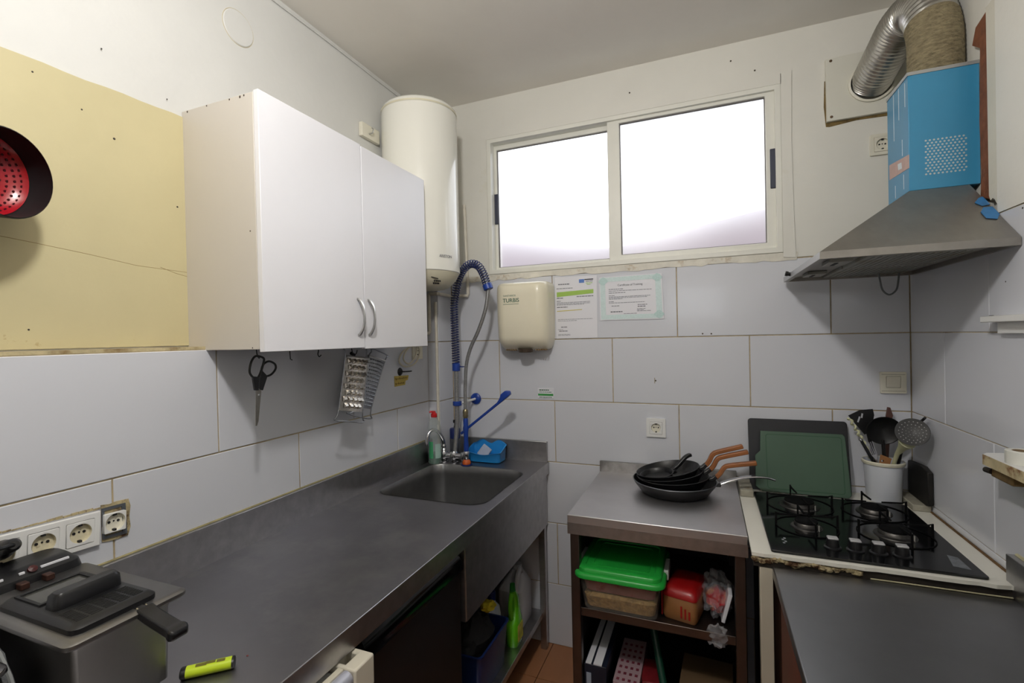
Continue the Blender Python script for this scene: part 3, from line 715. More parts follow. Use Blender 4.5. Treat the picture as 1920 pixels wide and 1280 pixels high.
lv = [(-1.112, by-0.05, 1.050), (-1.06, by-0.055, 1.090), (-0.98, by-0.06, 1.150), (-0.905, by-0.063, 1.207), (-0.888, by-0.064, 1.224), (-0.876, by-0.064, 1.240), (-0.858, by-0.064, 1.254), (-0.842, by-0.064, 1.258)]
MB().sweep(lv, [0.012, 0.012, 0.012, 0.013, 0.018, 0.026, 0.030, 0.022], [0.012, 0.012, 0.012, 0.012, 0.02, 0.03, 0.030, 0.016], (0, 1, 0.0)).build('lever', M_BLUE, fc, bevel=0.003)

# hand-soap pump behind the mixer
sp = thing('soap_pump', 'soap pump with blue collar and black head behind the mixer', 'dispenser', (-1.195, 2.155, CT))
MB().lathe([(0.0, 0), (0.027, 0.0), (0.028, 0.005), (0.028, 0.105), (0.024, 0.115)], (-1.195, 2.155, CT), 24).build('bottle', mat('smoky_clear', s(120, 124, 132), 0.1, trans=0.6), sp)
MB().lathe([(0.0, 0.158), (0.024, 0.157), (0.027, 0.15), (0.027, 0.105), (0.024, 0.104)], (-1.195, 2.155, CT), 24).build('collar', M_DKBLUE, sp)
ph = MB().lathe([(0.008, 0.157), (0.008, 0.17), (0.005, 0.172), (0.005, 0.185), (0.011, 0.186), (0.011, 0.2), (0, 0.202)], (-1.19, 2.15, CT), 16)
ph.tube([(-1.19, 2.15, CT+0.193), (-1.175, 2.125, CT+0.193), (-1.172, 2.118, CT+0.188)], 0.004, 8)
ph.build('pump_head', M_BLACK, sp)

# dish soap bottle
ds = thing('dish_soap_bottle', 'clear dish soap bottle with red cap and green liquid by the sink', 'bottle', (-1.253, 2.05, CT))
bc = (-1.253, 2.05, CT)
prof = [(0, 0.0), (0.030, 0.0), (0.034, 0.006), (0.034, 0.07), (0.030, 0.10), (0.031, 0.125), (0.034, 0.15), (0.0335, 0.175), (0.028, 0.20), (0.018, 0.218), (0.013, 0.226), (0.013, 0.236)]
M_PET = mat('clear_pet', s(206, 216, 214), 0.12, alpha=0.30, coat=0.3)
MB().lathe(prof, bc, 28).build('bottle', M_PET, ds)
M_GREEN_LIQ = mat('green_soap', s(24, 120, 84), 0.15, alpha=0.85, coat=0.5)
MB().lathe([(0, 0.001), (0.029, 0.001), (0.0325, 0.006), (0.0325, 0.05), (0, 0.05)], bc, 28).build('liquid', M_GREEN_LIQ, ds)
lab = MB()
for a0_, a1_, z0, z1 in ((-1.9, -1.25, 0.03, 0.112),):
    ring = [[(bc[0]+0.0352*math.cos(a0_+(a1_-a0_)*k/8), bc[1]+0.0352*math.sin(a0_+(a1_-a0_)*k/8), CT+z) for k in range(9)] for z in (z0, z1)]
    lab.loft(ring, False, False, closed=False)
lab.build('label', mat('soap_label', s(70, 160, 110), 0.4), ds)
lab = MB(); ring = [[(bc[0]+0.0352*math.cos(-0.95+0.9*k/8), bc[1]+0.0352*math.sin(-0.95+0.9*k/8), CT+z) for k in range(9)] for z in (0.03, 0.10)]
lab.loft(ring, False, False, closed=False); lab.build('label', mat('soap_label_pale', s(176, 206, 196), 0.4), ds)
cp = MB().lathe([(0.0145, 0.228), (0.0155, 0.232), (0.0150, 0.245), (0.009, 0.25), (0.007, 0.258), (0, 0.259)], bc, 20)
cp.tube([(bc[0], bc[1], CT+0.254), (bc[0]-0.012, bc[1]-0.012, CT+0.256), (bc[0]-0.016, bc[1]-0.016, CT+0.252)], 0.005, 8)
cp.build('cap', mat('red_cap', s(200, 34, 36), 0.35), ds)

# blue sponge tray
st_ = thing('sponge_tray', 'light blue wavy plastic tray on the sink corner', 'tray', (-1.035, 2.165, CT))
M_LBLUE = mat('light_blue_plastic', s(40, 140, 214), 0.35, var=0.03)
x0, x1, y0, y1 = -1.115, -0.935, 2.118, 2.219
def wav(u, back):
    return (0.086-0.009*math.cos(4*PI*u)) if back else (0.046+0.006*math.cos(2*PI*u))
ringo = []; ringi = []
sq = rrect(0.5, 0.5, 1.0, 1.0, 0.16, 8); per = []
for (ua, va), (ub, vb) in zip(sq, sq[1:]+sq[:1]):
    ns = max(1, int(math.hypot(ub-ua, vb-va)/0.06))
    per += [(ua+(ub-ua)*k/ns, va+(vb-va)*k/ns) for k in range(ns)]
def hgt(u, v):
    v2 = v*v*(3-2*v); return wav(u, False)*(1-v2)+wav(u, True)*v2
def rim(u, v, d, z):
    return (x0+d+(x1-x0-2*d)*u, y0+d+(y1-y0-2*d)*v, CT+z)
rings = [[rim(u, v, 0.010, 0.0006) for u, v in per], [rim(u, v, 0.004, 0.004) for u, v in per], [rim(u, v, 0.0, hgt(u, v)-0.004) for u, v in per], [rim(u, v, -0.004, hgt(u, v)) for u, v in per],
         [rim(u, v, 0.002, hgt(u, v)) for u, v in per], [rim(u, v, 0.007, 0.008) for u, v in per], [rim(u, v, 0.012, 0.005) for u, v in per]]
MB().loft(rings).build('tray_body', M_LBLUE, st_, smooth=50)
tag(MB(Matrix.Translation((-1.035, 2.165, CT+0.045)) @ Matrix.Rotation(0.6, 4, 'Y') @ Matrix.Rotation(-0.35, 4, 'X')).box(-0.026, 0.026, -0.008, 0.008, -0.03, 0.03).build('scouring_sponge', mat('grey_sponge', s(176, 186, 206), 0.9, bump=0.5, bscale=200), bevel=0.004),
    'pale grey sponge standing in the light blue tray', 'sponge')
tag(lump((-1.045, 2.145, CT+0.0195), (0.026, 0.018, 0.013), 3, 0.2).build('wire_scourer', mat('dark_scourer', s(48, 48, 52), 0.5, 0.5, bump=0.6, bscale=300)), 'dark wire scourer lying in the light blue tray', 'scourer')

# ------------------------------------------------------------------ hand dryer
hd = thing('hand_dryer', 'cream hand dryer on the tiles below the window', 'hand dryer', (-0.80, 2.16, 1.447))
M_DRYER = mat('cream_enamel', s(234, 227, 203), 0.28, var=0.03, scale=5, coat=0.3, dirt=(s(190, 160, 100), 9, 0.68, 0.85))
def dsec(z, w, d, r, n=7):
    cx = -0.806; yb = 2.2385; w *= 0.955; pts = [(cx-w/2, yb, z)]
    for k in range(n+1):
        a = math.radians(180+90*k/n); pts.append((cx-w/2+r+r*math.cos(a), yb-d+r+r*math.sin(a), z))
    for k in range(n+1):
        a = math.radians(270+90*k/n); pts.append((cx+w/2-r+r*math.cos(a), yb-d+r+r*math.sin(a), z))
    pts.append((cx+w/2, yb, z)); return pts
secs = [(1.452, 0.21, 0.075, 0.03), (1.458, 0.235, 0.09, 0.04), (1.475, 0.256, 0.115, 0.05), (1.495, 0.266, 0.132, 0.055), (1.515, 0.270, 0.138, 0.055), (1.60, 0.273, 0.142, 0.055), (1.72, 0.274, 0.144, 0.055), (1.752, 0.272, 0.142, 0.055), (1.766, 0.264, 0.134, 0.05), (1.774, 0.25, 0.118, 0.045)]
MB().loft([dsec(*q) for q in secs]).build('housing', M_DRYER, hd, smooth=60)
MB().lathe([(0.036, 0.012), (0.034, -0.006), (0.026, -0.008), (0.024, 0.004), (0, 0.006)], (-0.80, 2.155, 1.448), 28).build('nozzle', mat('dryer_nozzle', s(60, 48, 36), 0.5), hd)
gr = MB()
for k in range(18):
    x = -0.90+0.0117*k
    if abs(x+0.8) < 0.045: continue
    gr.box(x, x+0.005, 2.151, 2.175, 1.4505, 1.456)
gr.build('vent_slot', mat('dryer_vent', s(140, 112, 66), 0.6), hd, smooth=0, stuff=True)
M_DG = mat('dryer_print', s(70, 104, 84), 0.6)
text('TURBIS', 0.026, (-0.888, 2.0945, 1.680), (1, 0, 0), (0, 0, 1), M_DG, hd, bold=0.0003)
text('SANITARIOS', 0.0115, (-0.886, 2.0945, 1.707), (1, 0, 0), (0, 0, 1), M_DG, hd)
MB().box(-0.887, -0.808, 2.0943, 2.0955, 1.670, 1.6715).build('underline', M_DG, hd, smooth=0)

# ------------------------------------------------------------------ notices taped to the tiles
YP = BY-0.0035
def bars(mb, specs):
    """thin printed lines: (x0, x1, z, height)"""
    for xa, xb, z, h in specs:
        x = xa
        while x < xb:                            # broken into word-like runs
            w = random.uniform(0.006, 0.018); e2 = min(x+w, xb)
            mb.box(x, e2, YP-0.0006, YP-0.0001, z-h/2, z+h/2); x = e2+0.002
n1 = thing('hygiene_notice', 'white printed notice with a lime green bar, left of the certificate', 'notice', (-0.568, BY, 1.503))
MB().prism([(-0.672, 1.8), (-0.466, 1.797), (-0.468, 1.504), (-0.669, 1.503)], YP, BY-0.0018, 'y').build('paper', M_PAPER, n1, smooth=0)
MB().prism([(-0.663, 1.727), (-0.484, 1.733), (-0.484, 1.714), (-0.663, 1.704)], YP-0.0008, YP-0.0001, 'y').build('green_bar', mat('lime_print', s(160, 196, 92), 0.6), n1, smooth=0)
MB().box(-0.552, -0.527, YP-0.0008, YP-0.0001, 1.766, 1.783).build('blue_logo', mat('blue_print', s(92, 128, 196), 0.6), n1, smooth=0)
MB().box(-0.526, -0.484, YP-0.0008, YP-0.0001, 1.778, 1.783).build('black_logo', M_INKD, n1, smooth=0)
MB().prism([(-0.664, 1.637), (-0.540, 1.641), (-0.540, 1.638), (-0.664, 1.6335)], YP-0.0008, YP-0.0001, 'y').build('yellow_line', mat('yellow_print', s(206, 192, 84), 0.6), n1, smooth=0)
b = MB(); bars(b, [(-0.655, -0.60, 1.764, 0.005), (-0.520, -0.486, 1.772, 0.003), (-0.664, -0.584, 1.744, 0.003), (-0.664, -0.632, 1.698, 0.004), (-0.565, -0.485, 1.702, 0.004), (-0.664, -0.645, 1.683, 0.003), (-0.664, -0.50, 1.676, 0.0022), (-0.664, -0.50, 1.670, 0.0022), (-0.664, -0.53, 1.665, 0.0022), (-0.664, -0.61, 1.654, 0.004),
                   (-0.66, -0.49, 1.595, 0.002), (-0.66, -0.565, 1.588, 0.002), (-0.645, -0.615, 1.558, 0.004), (-0.66, -0.635, 1.546, 0.002), (-0.655, -0.613, 1.539, 0.004), (-0.66, -0.60, 1.523, 0.002), (-0.66, -0.60, 1.518, 0.002)])
b.build('printed_lines', M_INK, n1, smooth=0, stuff=True)
b = MB(); bars(b, [(-0.520, -0.488, 1.764, 0.003), (-0.515, -0.495, 1.757, 0.003)]); b.build('green_print', MATS['lime_print'], n1, smooth=0, stuff=True)
n2 = thing('training_certificate', 'landscape certificate of training with pale green ornate border', 'certificate', (-0.313, BY, 1.583))
MB().prism([(-0.456, 1.785), (-0.175, 1.787), (-0.168, 1.582), (-0.454, 1.584)], YP, BY-0.0018, 'y').build('paper', M_PAPER, n2, smooth=0)
M_MINT = mat('mint_print', s(210, 228, 228), 0.6, var=0.06, scale=150)
M_MINT_D = mat('mint_print_dark', s(192, 218, 216), 0.6, var=0.12, scale=200)
MB().holed([(-0.452, 1.782), (-0.180, 1.784), (-0.174, 1.587), (-0.450, 1.588)], [[(-0.428, 1.762), (-0.204, 1.764), (-0.200, 1.607), (-0.427, 1.609)]], YP-0.0008, YP-0.0001, 'y').build('border', M_MINT, n2, smooth=0)
cr = MB()
for cx, cz in ((-0.437, 1.766), (-0.195, 1.769), (-0.189, 1.604)):
    cr.prism([(cx+0.02*math.cos(2*PI*k/16)*(1+0.12*math.cos(8*PI*k/16)), cz+0.017*math.sin(2*PI*k/16)*(1+0.12*math.cos(8*PI*k/16))) for k in range(16)], YP-0.0013, YP-0.0007, 'y')
cr.build('corner_ornament', M_MINT_D, n2, smooth=0)
text('Certificate of Training', 0.0125, (-0.315, YP-0.0004, 1.740), (1, 0.0, 0.0), (0, 0, 1), M_INKD, n2, align='CENTER', depth=0.0003)
b = MB(); bars(b, [(-0.412, -0.345, 1.7265, 0.0028), (-0.412, -0.22, 1.7185, 0.0022), (-0.412, -0.335, 1.7095, 0.0028), (-0.412, -0.385, 1.697, 0.0022), (-0.412, -0.226, 1.691, 0.0022), (-0.412, -0.24, 1.686, 0.0022), (-0.412, -0.35, 1.681, 0.0022), (-0.412, -0.39, 1.669, 0.0026), (-0.412, -0.25, 1.663, 0.0022),
                   (-0.40, -0.365, 1.649, 0.0028), (-0.405, -0.35, 1.622, 0.005), (-0.282, -0.24, 1.651, 0.003), (-0.282, -0.248, 1.643, 0.004), (-0.285, -0.248, 1.632, 0.0022), (-0.285, -0.255, 1.627, 0.0022), (-0.285, -0.225, 1.622, 0.0022), (-0.345, -0.287, 1.612, 0.002)])
b.build('printed_lines', M_INK, n2, smooth=0, stuff=True)
n3 = thing('green_sticker', 'small white and green sticker on the tiles below the hand dryer', 'sticker', (-0.732, BY, 1.211))
MB().box(-0.772, -0.690, BY-0.002, BY-0.0006, 1.212, 1.262).build('label', M_PAPER, n3, smooth=0)
MB().box(-0.770, -0.692, BY-0.0026, BY-0.0019, 1.224, 1.234).build('green_band', mat('green_print', s(52, 140, 66), 0.6), n3, smooth=0)
YP = BY-0.002
b = MB(); bars(b, [(-0.764, -0.712, 1.252, 0.005), (-0.764, -0.70, 1.242, 0.003), (-0.764, -0.70, 1.217, 0.003)]); b.build('printed_lines', mat('green_ink', s(70, 110, 80), 0.6), n3, smooth=0, stuff=True)

# ------------------------------------------------------------------ sockets and switch on the back wall
schuko('wall_socket', 'square white socket on the back wall above the frying pans', (-0.212, BY, 1.093), (0, -1, 0), size=0.084)
schuko('wall_socket', 'old white socket below the duct plate, beside the blue hood casing', (0.640, BY, 2.22), (0, -1, 0), size=0.08, m=M_CREAM)
sw = thing('light_switch', 'white single rocker switch in the back right corner', 'switch', (0.662, BY, 1.27))
MB().holed(rrect(0.662, 1.31, 0.082, 0.082, 0.003, 3), [rrect(0.662, 1.313, 0.046, 0.044, 0.001, 2)], BY-0.009, BY, 'y').build('frame', M_CREAM, sw, bevel=0.0015)
MB().hexa([(0.640, BY-0.008, 1.292), (0.684, BY-0.008, 1.292), (0.684, BY-0.001, 1.292), (0.640, BY-0.001, 1.292)], [(0.640, BY-0.012, 1.334), (0.684, BY-0.012, 1.334), (0.684, BY-0.001, 1.334), (0.640, BY-0.001, 1.334)]).build('rocker', M_CREAM, sw, bevel=0.001)
ln = MB(); ln.box(0.625, 0.699, BY-0.0096, BY-0.0088, 1.3405, 1.342); ln.box(0.625, 0.699, BY-0.0096, BY-0.0088, 1.277, 1.2785); ln.build('groove', mat('groove', s(150, 146, 130), 0.7), sw, smooth=0, stuff=True)
# ------------------------------------------------------------------ extractor hood on the right wall
hx0, hx1, hy0, hy1, hz = 0.298, 0.718, 1.548, 2.20, 1.712
cx0, cx1, cy0, cy1, cz0, cz1 = 0.577, 0.7435, 1.79, 1.966, 1.928, 2.278
hd_ = thing('extractor_hood', 'pyramid extractor hood with blue filmed chimney on the right wall', 'hood', (0.51, 1.88, hz))
M_HOOD = mat('hood_steel', s(150, 146, 140), 0.42, 0.85, var=0.08, scale=25, stretch=(1, 0.2, 1), dirt=(s(120, 100, 60), 7, 0.62, 0.8))
lip = 0.02
can = MB()
bo = [(hx0, hy0, hz), (hx1, hy0, hz), (hx1, hy1, hz), (hx0, hy1, hz)]
bl = [(x, y, hz+lip) for x, y, z in bo]
tp = [(cx0, cy0, cz0), (hx1, cy0, cz0), (hx1, cy1, cz0), (cx0, cy1, cz0)]
ins = [(hx0+0.015, hy0+0.015), (hx1-0.01, hy0+0.015), (hx1-0.01, hy1-0.015), (hx0+0.015, hy1-0.015)]
can.loft([[(x, y, hz+0.014) for x, y in ins], [(x, y, hz) for x, y in ins], bo, bl, tp])
can.build('canopy', M_HOOD, hd_, smooth=0)
M_FILT = mat('filter_mesh', s(150, 150, 142), 0.45, 0.9, var=0.15, scale=120, dirt=(s(120, 105, 60), 10, 0.5, 0.8))
for ya, yb in ((1.60, 1.87), (1.885, 2.155)):
    f = MB().box(hx0+0.125, hx1-0.05, ya, yb, hz+0.004, hz+0.0135).build('grease_filter', M_FILT, hd_, bevel=0.001)
    g = MB()
    for k in range(14):
        x = hx0+0.14+k*0.0165
        g.box(x, x+0.003, ya+0.012, yb-0.012, hz+0.002, hz+0.0045)
    g.build('filter_rib', M_FILT, f, smooth=0, stuff=True)
for y in (1.66, 1.98):
    MB().box(hx0+0.045, hx0+0.105, y, y+0.10, hz+0.002, hz+0.0135).build('lamp_cover', mat('lamp_cover', s(150, 150, 140), 0.3), hd_, bevel=0.002)
    MB().box(hx0+0.062, hx0+0.072, y+0.02, y+0.08, hz+0.0005, hz+0.003).build('lamp_slot', M_BLACK_M, hd_, smooth=0)
MB().lathe([(0.007, 0), (0.007, 0.008), (0.009, 0.009), (0.009, 0.018), (0, 0.019)], (hx0-0.0002, 2.035, hz+0.013), 14, (-1, 0, 0.25)).build('switch_knob', M_BLACK, hd_)
MB().box(hx0-0.0012, hx0+0.0005, hy0+0.002, hy1-0.002, hz+0.0005, hz+lip-0.0005).build('lip_strip', mat('lip_light', s(186, 186, 188), 0.4, 0.6), hd_, smooth=0)
M_FILM = mat('blue_film', s(58, 136, 176), 0.35, var=0.04, scale=8, coat=0.2)
ch = MB().box(cx0, cx1, cy0, cy1, cz0, cz1).build('chimney', M_FILM, hd_, bevel=0.0015, label='chimney covered in blue protective film')
MB().holed([(cx0-0.002, cy0-0.002), (cx1, cy0-0.002), (cx1, cy1+0.002), (cx0-0.002, cy1+0.002)], [[(cx0+0.004, cy0+0.004), (cx1-0.004, cy0+0.004), (cx1-0.004, cy1-0.004), (cx0+0.004, cy1-0.004)]], cz1-0.006, cz1+0.004, 'z').build('top_rim', mat('rim_steel', s(170, 172, 172), 0.4, 0.5), ch, smooth=0)
pf = MB()
for r in range(13):
    for c in range(10):
        x = 0.618+c*0.0098+(0.0049 if r % 2 else 0); z = 1.972+r*0.0083
        if x > 0.714: continue
        pf.cyl((x, cy0-0.0007, z), (x, cy0+0.001, z), 0.0027, n=8)
pf.build('vent_hole', mat('vent_metal', s(196, 200, 198), 0.4, 0.3), ch, stuff=True)
tpz = MB()
tpz.prism([(1.79, 2.037), (1.951, 2.057), (1.951, 2.008), (1.79, 1.997)], cx0-0.0008, cx0+0.001, 'x')
tpz.build('packing_tape', mat('pink_tape', s(190, 160, 150), 0.5, var=0.1, scale=40), ch, smooth=0)
wt = MB()
wt.prism([(1.845, 2.032), (1.875, 2.036), (1.872, 2.016), (1.842, 2.012)], cx0-0.0014, cx0-0.0006, 'x')
for y, za, zb in ((1.812, 2.19, 2.262), (1.862, 2.17, 2.268), (1.905, 2.12, 2.268), (1.838, 2.05, 2.10), (1.83, 1.945, 1.99), (1.90, 1.935, 1.975)):
    wt.box(cx0-0.0009, cx0+0.0005, y, y+0.0018, za, zb)
wt.build('film_tear', mat('film_tear', s(214, 222, 226), 0.5), ch, smooth=0, stuff=True)
fm = MB()
for (u0, v0, u1, v1) in ((0.60, 0.45, 0.85, 0.62), (0.35, 0.30, 0.6, 0.44)):
    pass
def slope(u, v):
    """a point on the camera-side slope of the canopy; u along x from the wall, v up."""
    a = Vector((hx1, hy0, hz+lip)); b = Vector((hx0, hy0, hz+lip)); c = Vector((cx0, cy0, cz0)); d = Vector((hx1, cy0, cz0))
    return a.lerp(d, v).lerp(b.lerp(c, v), u)+Vector((0, -0.0015, 0.0012))
for P in ([(0.002, 0.72), (0.05, 0.70), (0.11, 0.62), (0.07, 0.55), (0.002, 0.56)], [(0.002, 0.52), (0.07, 0.52), (0.11, 0.44), (0.10, 0.33), (0.04, 0.30), (0.002, 0.38)]):
    q = [slope(u, v) for u, v in P]; fm.loft([q, [p_+Vector((0, -0.0008, 0.0008)) for p_ in q]])
fm.build('film_scrap', mat('film_scrap', s(48, 108, 160), 0.4, var=0.2, scale=40), hd_, smooth=0)
cbl = smooth_path([(0.585, 2.10, hz+0.004), (0.588, 2.10, 1.69), (0.597, 2.105, 1.655), (0.618, 2.11, 1.638), (0.640, 2.115, 1.655), (0.648, 2.12, 1.69), (0.650, 2.12, hz+0.004)], 6)
MB().tube(cbl, 0.003, 8).build('cable', mat('grey_cable', s(110, 114, 116), 0.5), hd_)

# ------------------------------------------------------------------ flexible duct and its wall plate
dp = thing('duct_plate', 'white square board screwed to the wall round the duct outlet', 'board', (0.6, BY, 2.33))
MB().holed([(0.459, 2.335), (0.742, 2.338), (0.742, 2.583), (0.457, 2.578)], [circ(0.605, 2.458, 0.066, 32)], BY-0.018, BY-0.0005, 'y').build('board', mat('board_white', s(222, 220, 208), 0.5, var=0.03, dirt=(s(150, 120, 70), 12, 0.66, 0.8)), dp, bevel=0.001)
for x, z in ((0.474, 2.568), (0.474, 2.35), (0.725, 2.35)):
    MB().lathe([(0.0055, 0), (0.004, 0.003), (0, 0.0035)], (x, BY-0.018, z), 10, (0, -1, 0)).build('screw', mat('rusty_screw', s(100, 80, 60), 0.5, 0.6), dp)
rgd = MB()
rgd.prism([(0.452, 2.40), (0.458, 2.32), (0.47, 2.318), (0.56, 2.328), (0.66, 2.326), (0.742, 2.334), (0.742, 2.34), (0.462, 2.338), (0.461, 2.50), (0.455, 2.50)], BY-0.002, BY+0.001, 'y')
rgd.build('stained_gap', mat('stained_gap', s(120, 100, 60), 0.9, var=0.5, scale=40), dp, smooth=0)
du = thing('exhaust_duct', 'flexible aluminium duct bending from the hood to the wall', 'duct', (0.66, 1.9, cz1))
ctrl = [(0.674, 1.878, 2.262), (0.674, 1.878, 2.34), (0.674, 1.884, 2.43), (0.668, 1.915, 2.515), (0.655, 1.965, 2.552), (0.636, 2.03, 2.545), (0.624, 2.10, 2.515), (0.612, 2.18, 2.482), (0.605, 2.235, 2.46)]
pth = smooth_path(ctrl, 26); n = len(pth); k0 = int(n*0.31)
def rad(i): return 0.0668+0.0014*math.sin(i*1.55)
MB().tube(pth[k0-1:], [rad(i) for i in range(k0-1, n)], 36).build('hose', mat('duct_foil', s(188, 186, 180), 0.28, 1.0, var=0.1, scale=40, bump=0.15, bscale=40), du)
MB().tube(pth[:k0+1], [rad(i)+0.0006 for i in range(0, k0+1)], 36).build('dusty_sleeve', mat('greasy_dust', s(158, 146, 116), 0.8, 0.2, var=0.35, scale=60, bump=0.9, bscale=170, stretch=(1, 1, 2.5)), du, label='lower length coated in brown greasy dust')
MB().lathe([(0.0695, 0), (0.0765, -0.002), (0.0765, -0.008), (0.069, -0.01)], (0.605, BY-0.018, 2.458), 36, (0, 1, 0)).build('flange', M_CREAM, du)

# ------------------------------------------------------------------ steel table at the back wall
TZ = 0.88
tb = thing('steel_table', 'small stainless steel table with shelves carrying the pans', 'table', (-0.175, 1.93, 0))
tx0, tx1, ty0, ty1 = -0.467, 0.113, 1.645, 2.222
M_TTOP = mat('table_steel', s(206, 204, 206), 0.42, 1.0, var=0.10, scale=3, bump=0.02, bscale=300)
MB().box(tx0, tx1, ty0, ty1, TZ-0.03, TZ).build('tabletop', M_TTOP, tb, bevel=0.0025)
MB().box(tx0, tx1, ty0, ty0+0.004, TZ-0.068, TZ-0.028).build('front_lip', M_STEEL_X, tb, smooth=0)
MB().box(tx0, tx1, ty1-0.003, ty1+0.012, TZ-0.02, TZ+0.048).build('upstand', mat('scuffed_steel', s(150, 148, 146), 0.4, 1.0, var=0.3, scale=18), tb, bevel=0.001)
M_LEG = mat('leg_steel', s(96, 88, 84), 0.4, 1.0, var=0.1, scale=12)
for x in (tx0+0.006, tx1-0.039):
    for y in (ty0+0.012, ty1-0.045):
        MB().box(x, x+0.033, y, y+0.033, 0, TZ-0.03).build('leg', M_LEG, tb, bevel=0.003)
for z, nm in ((0.545, 'middle_shelf'), (0.185, 'bottom_shelf')):
    MB().box(tx0+0.012, tx1-0.012, ty0+0.02, ty1-0.01, z-0.03, z).build(nm, M_LEG, tb, bevel=0.002)

M_DKP = mat('dark_panel', s(52, 48, 47), 0.5, 0.6, var=0.1)
MB().box(tx0+0.014, tx0+0.018, ty0+0.046, ty1-0.046, 0.10, TZ-0.03).build('side_panel', M_DKP, tb, smooth=0)
MB().box(tx1-0.018, tx1-0.014, ty0+0.046, ty1-0.046, 0.10, TZ-0.03).build('side_panel', M_DKP, tb, smooth=0)
MB().box(tx0+0.04, tx1-0.04, ty1-0.010, ty1-0.006, 0.10, TZ-0.03).build('rear_panel', M_DKP, tb, smooth=0)
# --- frying pans
M_PANOUT = mat('pan_outside', s(26, 26, 28), 0.42, var=0.1)
M_RIMM = mat('pan_rim', s(120, 122, 126), 0.3, 1.0)
def pan(name, label, c, r, h, tilt, yaw, handle, hm, tiltx=0.0, rimm=None):
    Mx = Matrix.Translation(c) @ Matrix.Rotation(yaw, 4, 'Z') @ Matrix.Rotation(-tilt, 4, 'Y') @ Matrix.Rotation(tiltx, 4, 'X')
    p_ = thing(name, label, 'pan', c, 'stacked frying pans')
    b_ = r*0.72
    MB(Mx).lathe([(0, 0), (b_, 0), (b_+0.012, 0.004), (r-0.006, h*0.75), (r, h), (r-0.0025, h+0.0008), (r-0.009, h*0.75), (b_+0.006, 0.008), (b_-0.004, 0.0045), (0, 0.0045)], (0, 0, 0), 48).build('body', M_NONSTICK, p_, smooth=50)
    MB(Mx).lathe([(r+0.0004, h-0.0015), (r+0.001, h+0.0005), (r-0.001, h+0.0018), (r-0.003, h+0.0008)], (0, 0, 0), 48).build('rim', rimm or M_PANOUT, p_)
    kind, pts, w, hh = handle
    hb = MB(Mx)
    pts = smooth_path([(r+a, 0, h+z) for a, z in pts], 5); n_ = len(pts)
    ww = [w[0]+(w[1]-w[0])*i/(n_-1) for i in range(n_)]
    hb.sweep(pts, ww, hh, (0, 1, 0)); ho = hb.build('handle', hm, p_, bevel=min(hh, w[0])*0.3)
    if kind == 'wood':
        MB(Mx).sweep([(r-0.004, 0, h-0.014), (r+0.012, 0, h-0.010), (r+0.026, 0, h+0.000)], [0.034, 0.026, 0.022], 0.015, (0, 1, 0)).build('socket', M_BLACK, ho, bevel=0.003)
    else:
        MB(Mx).box(r-0.008, r+0.012, -0.016, 0.016, h-0.018, h-0.004).build('bracket', M_BLACK, ho, bevel=0.003)
    return p_
PC = (-0.125, 2.025)
wood = [(0.022, -0.006), (0.040, 0.012), (0.058, 0.036), (0.085, 0.044), (0.172, 0.054)]
pan('large_frying_pan', 'largest frying pan at the bottom of the pile, silver handle', (PC[0], PC[1]-0.01, TZ+0.0005), 0.160, 0.052, 0.0, 0.10, ('bar', [(0.008, -0.010), (0.05, 0.008), (0.11, 0.024), (0.17, 0.026), (0.205, 0.018)], (0.026, 0.016), 0.007), M_CHROME, rimm=M_RIMM)
pan('frying_pan', 'wooden-handled frying pan just above the largest pan', (PC[0]-0.004, PC[1]+0.006, TZ+0.016), 0.138, 0.046, 0.06, 0.02, ('wood', wood, (0.020, 0.024), 0.016), M_WOOD)
pan('frying_pan', 'wooden-handled frying pan second from the top of the pile', (PC[0]-0.012, PC[1]+0.010, TZ+0.030), 0.130, 0.044, 0.145, 0.08, ('wood', wood, (0.020, 0.024), 0.016), M_WOOD)
pan('frying_pan', 'topmost wooden-handled frying pan holding a little black pan', (PC[0]-0.020, PC[1]+0.012, TZ+0.045), 0.124, 0.042, 0.17, 0.10, ('wood', wood, (0.020, 0.024), 0.016), M_WOOD)
pan('egg_pan', 'little black pan with black handle lying in the top pan', (PC[0]-0.062, PC[1]-0.018, TZ+0.050), 0.066, 0.024, 0.20, 0.55, ('bar', [(0.004, -0.006), (0.03, 0.006), (0.07, 0.030), (0.095, 0.034)], (0.016, 0.019), 0.013), M_BLACK)

# --- tub with green lid, on the middle shelf
SH = 0.545
tub = thing('storage_tub', 'clear plastic storage tub with bright green lid on the shelf', 'tub', (-0.293, 1.83, SH))
tcx, tcy = -0.292, 1.783
M_CLEAR = mat('clear_tub', s(170, 166, 158), 0.2, alpha=0.10, coat=0.2)
def rr3(w, d, r, z): return [(x, y, z) for x, y in rrect(tcx, tcy, w, d, r, 4)]
MB().loft([rr3(0.24, 0.24, 0.02, SH+0.001), rr3(0.252, 0.252, 0.025, SH+0.006), rr3(0.285, 0.286, 0.03, SH+0.125), rr3(0.281, 0.282, 0.03, SH+0.125), rr3(0.248, 0.248, 0.024, SH+0.008)], True, True).build('box', M_CLEAR, tub)
M_LID = mat('green_lid', s(32, 146, 54), 0.35, var=0.03)
lid = MB().loft([rr3(0.300, 0.300, 0.035, SH+0.118), rr3(0.310, 0.310, 0.038, SH+0.122), rr3(0.310, 0.310, 0.038, SH+0.132), rr3(0.300, 0.300, 0.035, SH+0.138), rr3(0.285, 0.285, 0.03, SH+0.139), rr3(0.283, 0.283, 0.03, SH+0.150), rr3(0.272, 0.272, 0.028, SH+0.154), rr3(0.24, 0.24, 0.02, SH+0.154), rr3(0.236, 0.236, 0.02, SH+0.150)]).build('lid', M_LID, tub, smooth=50)
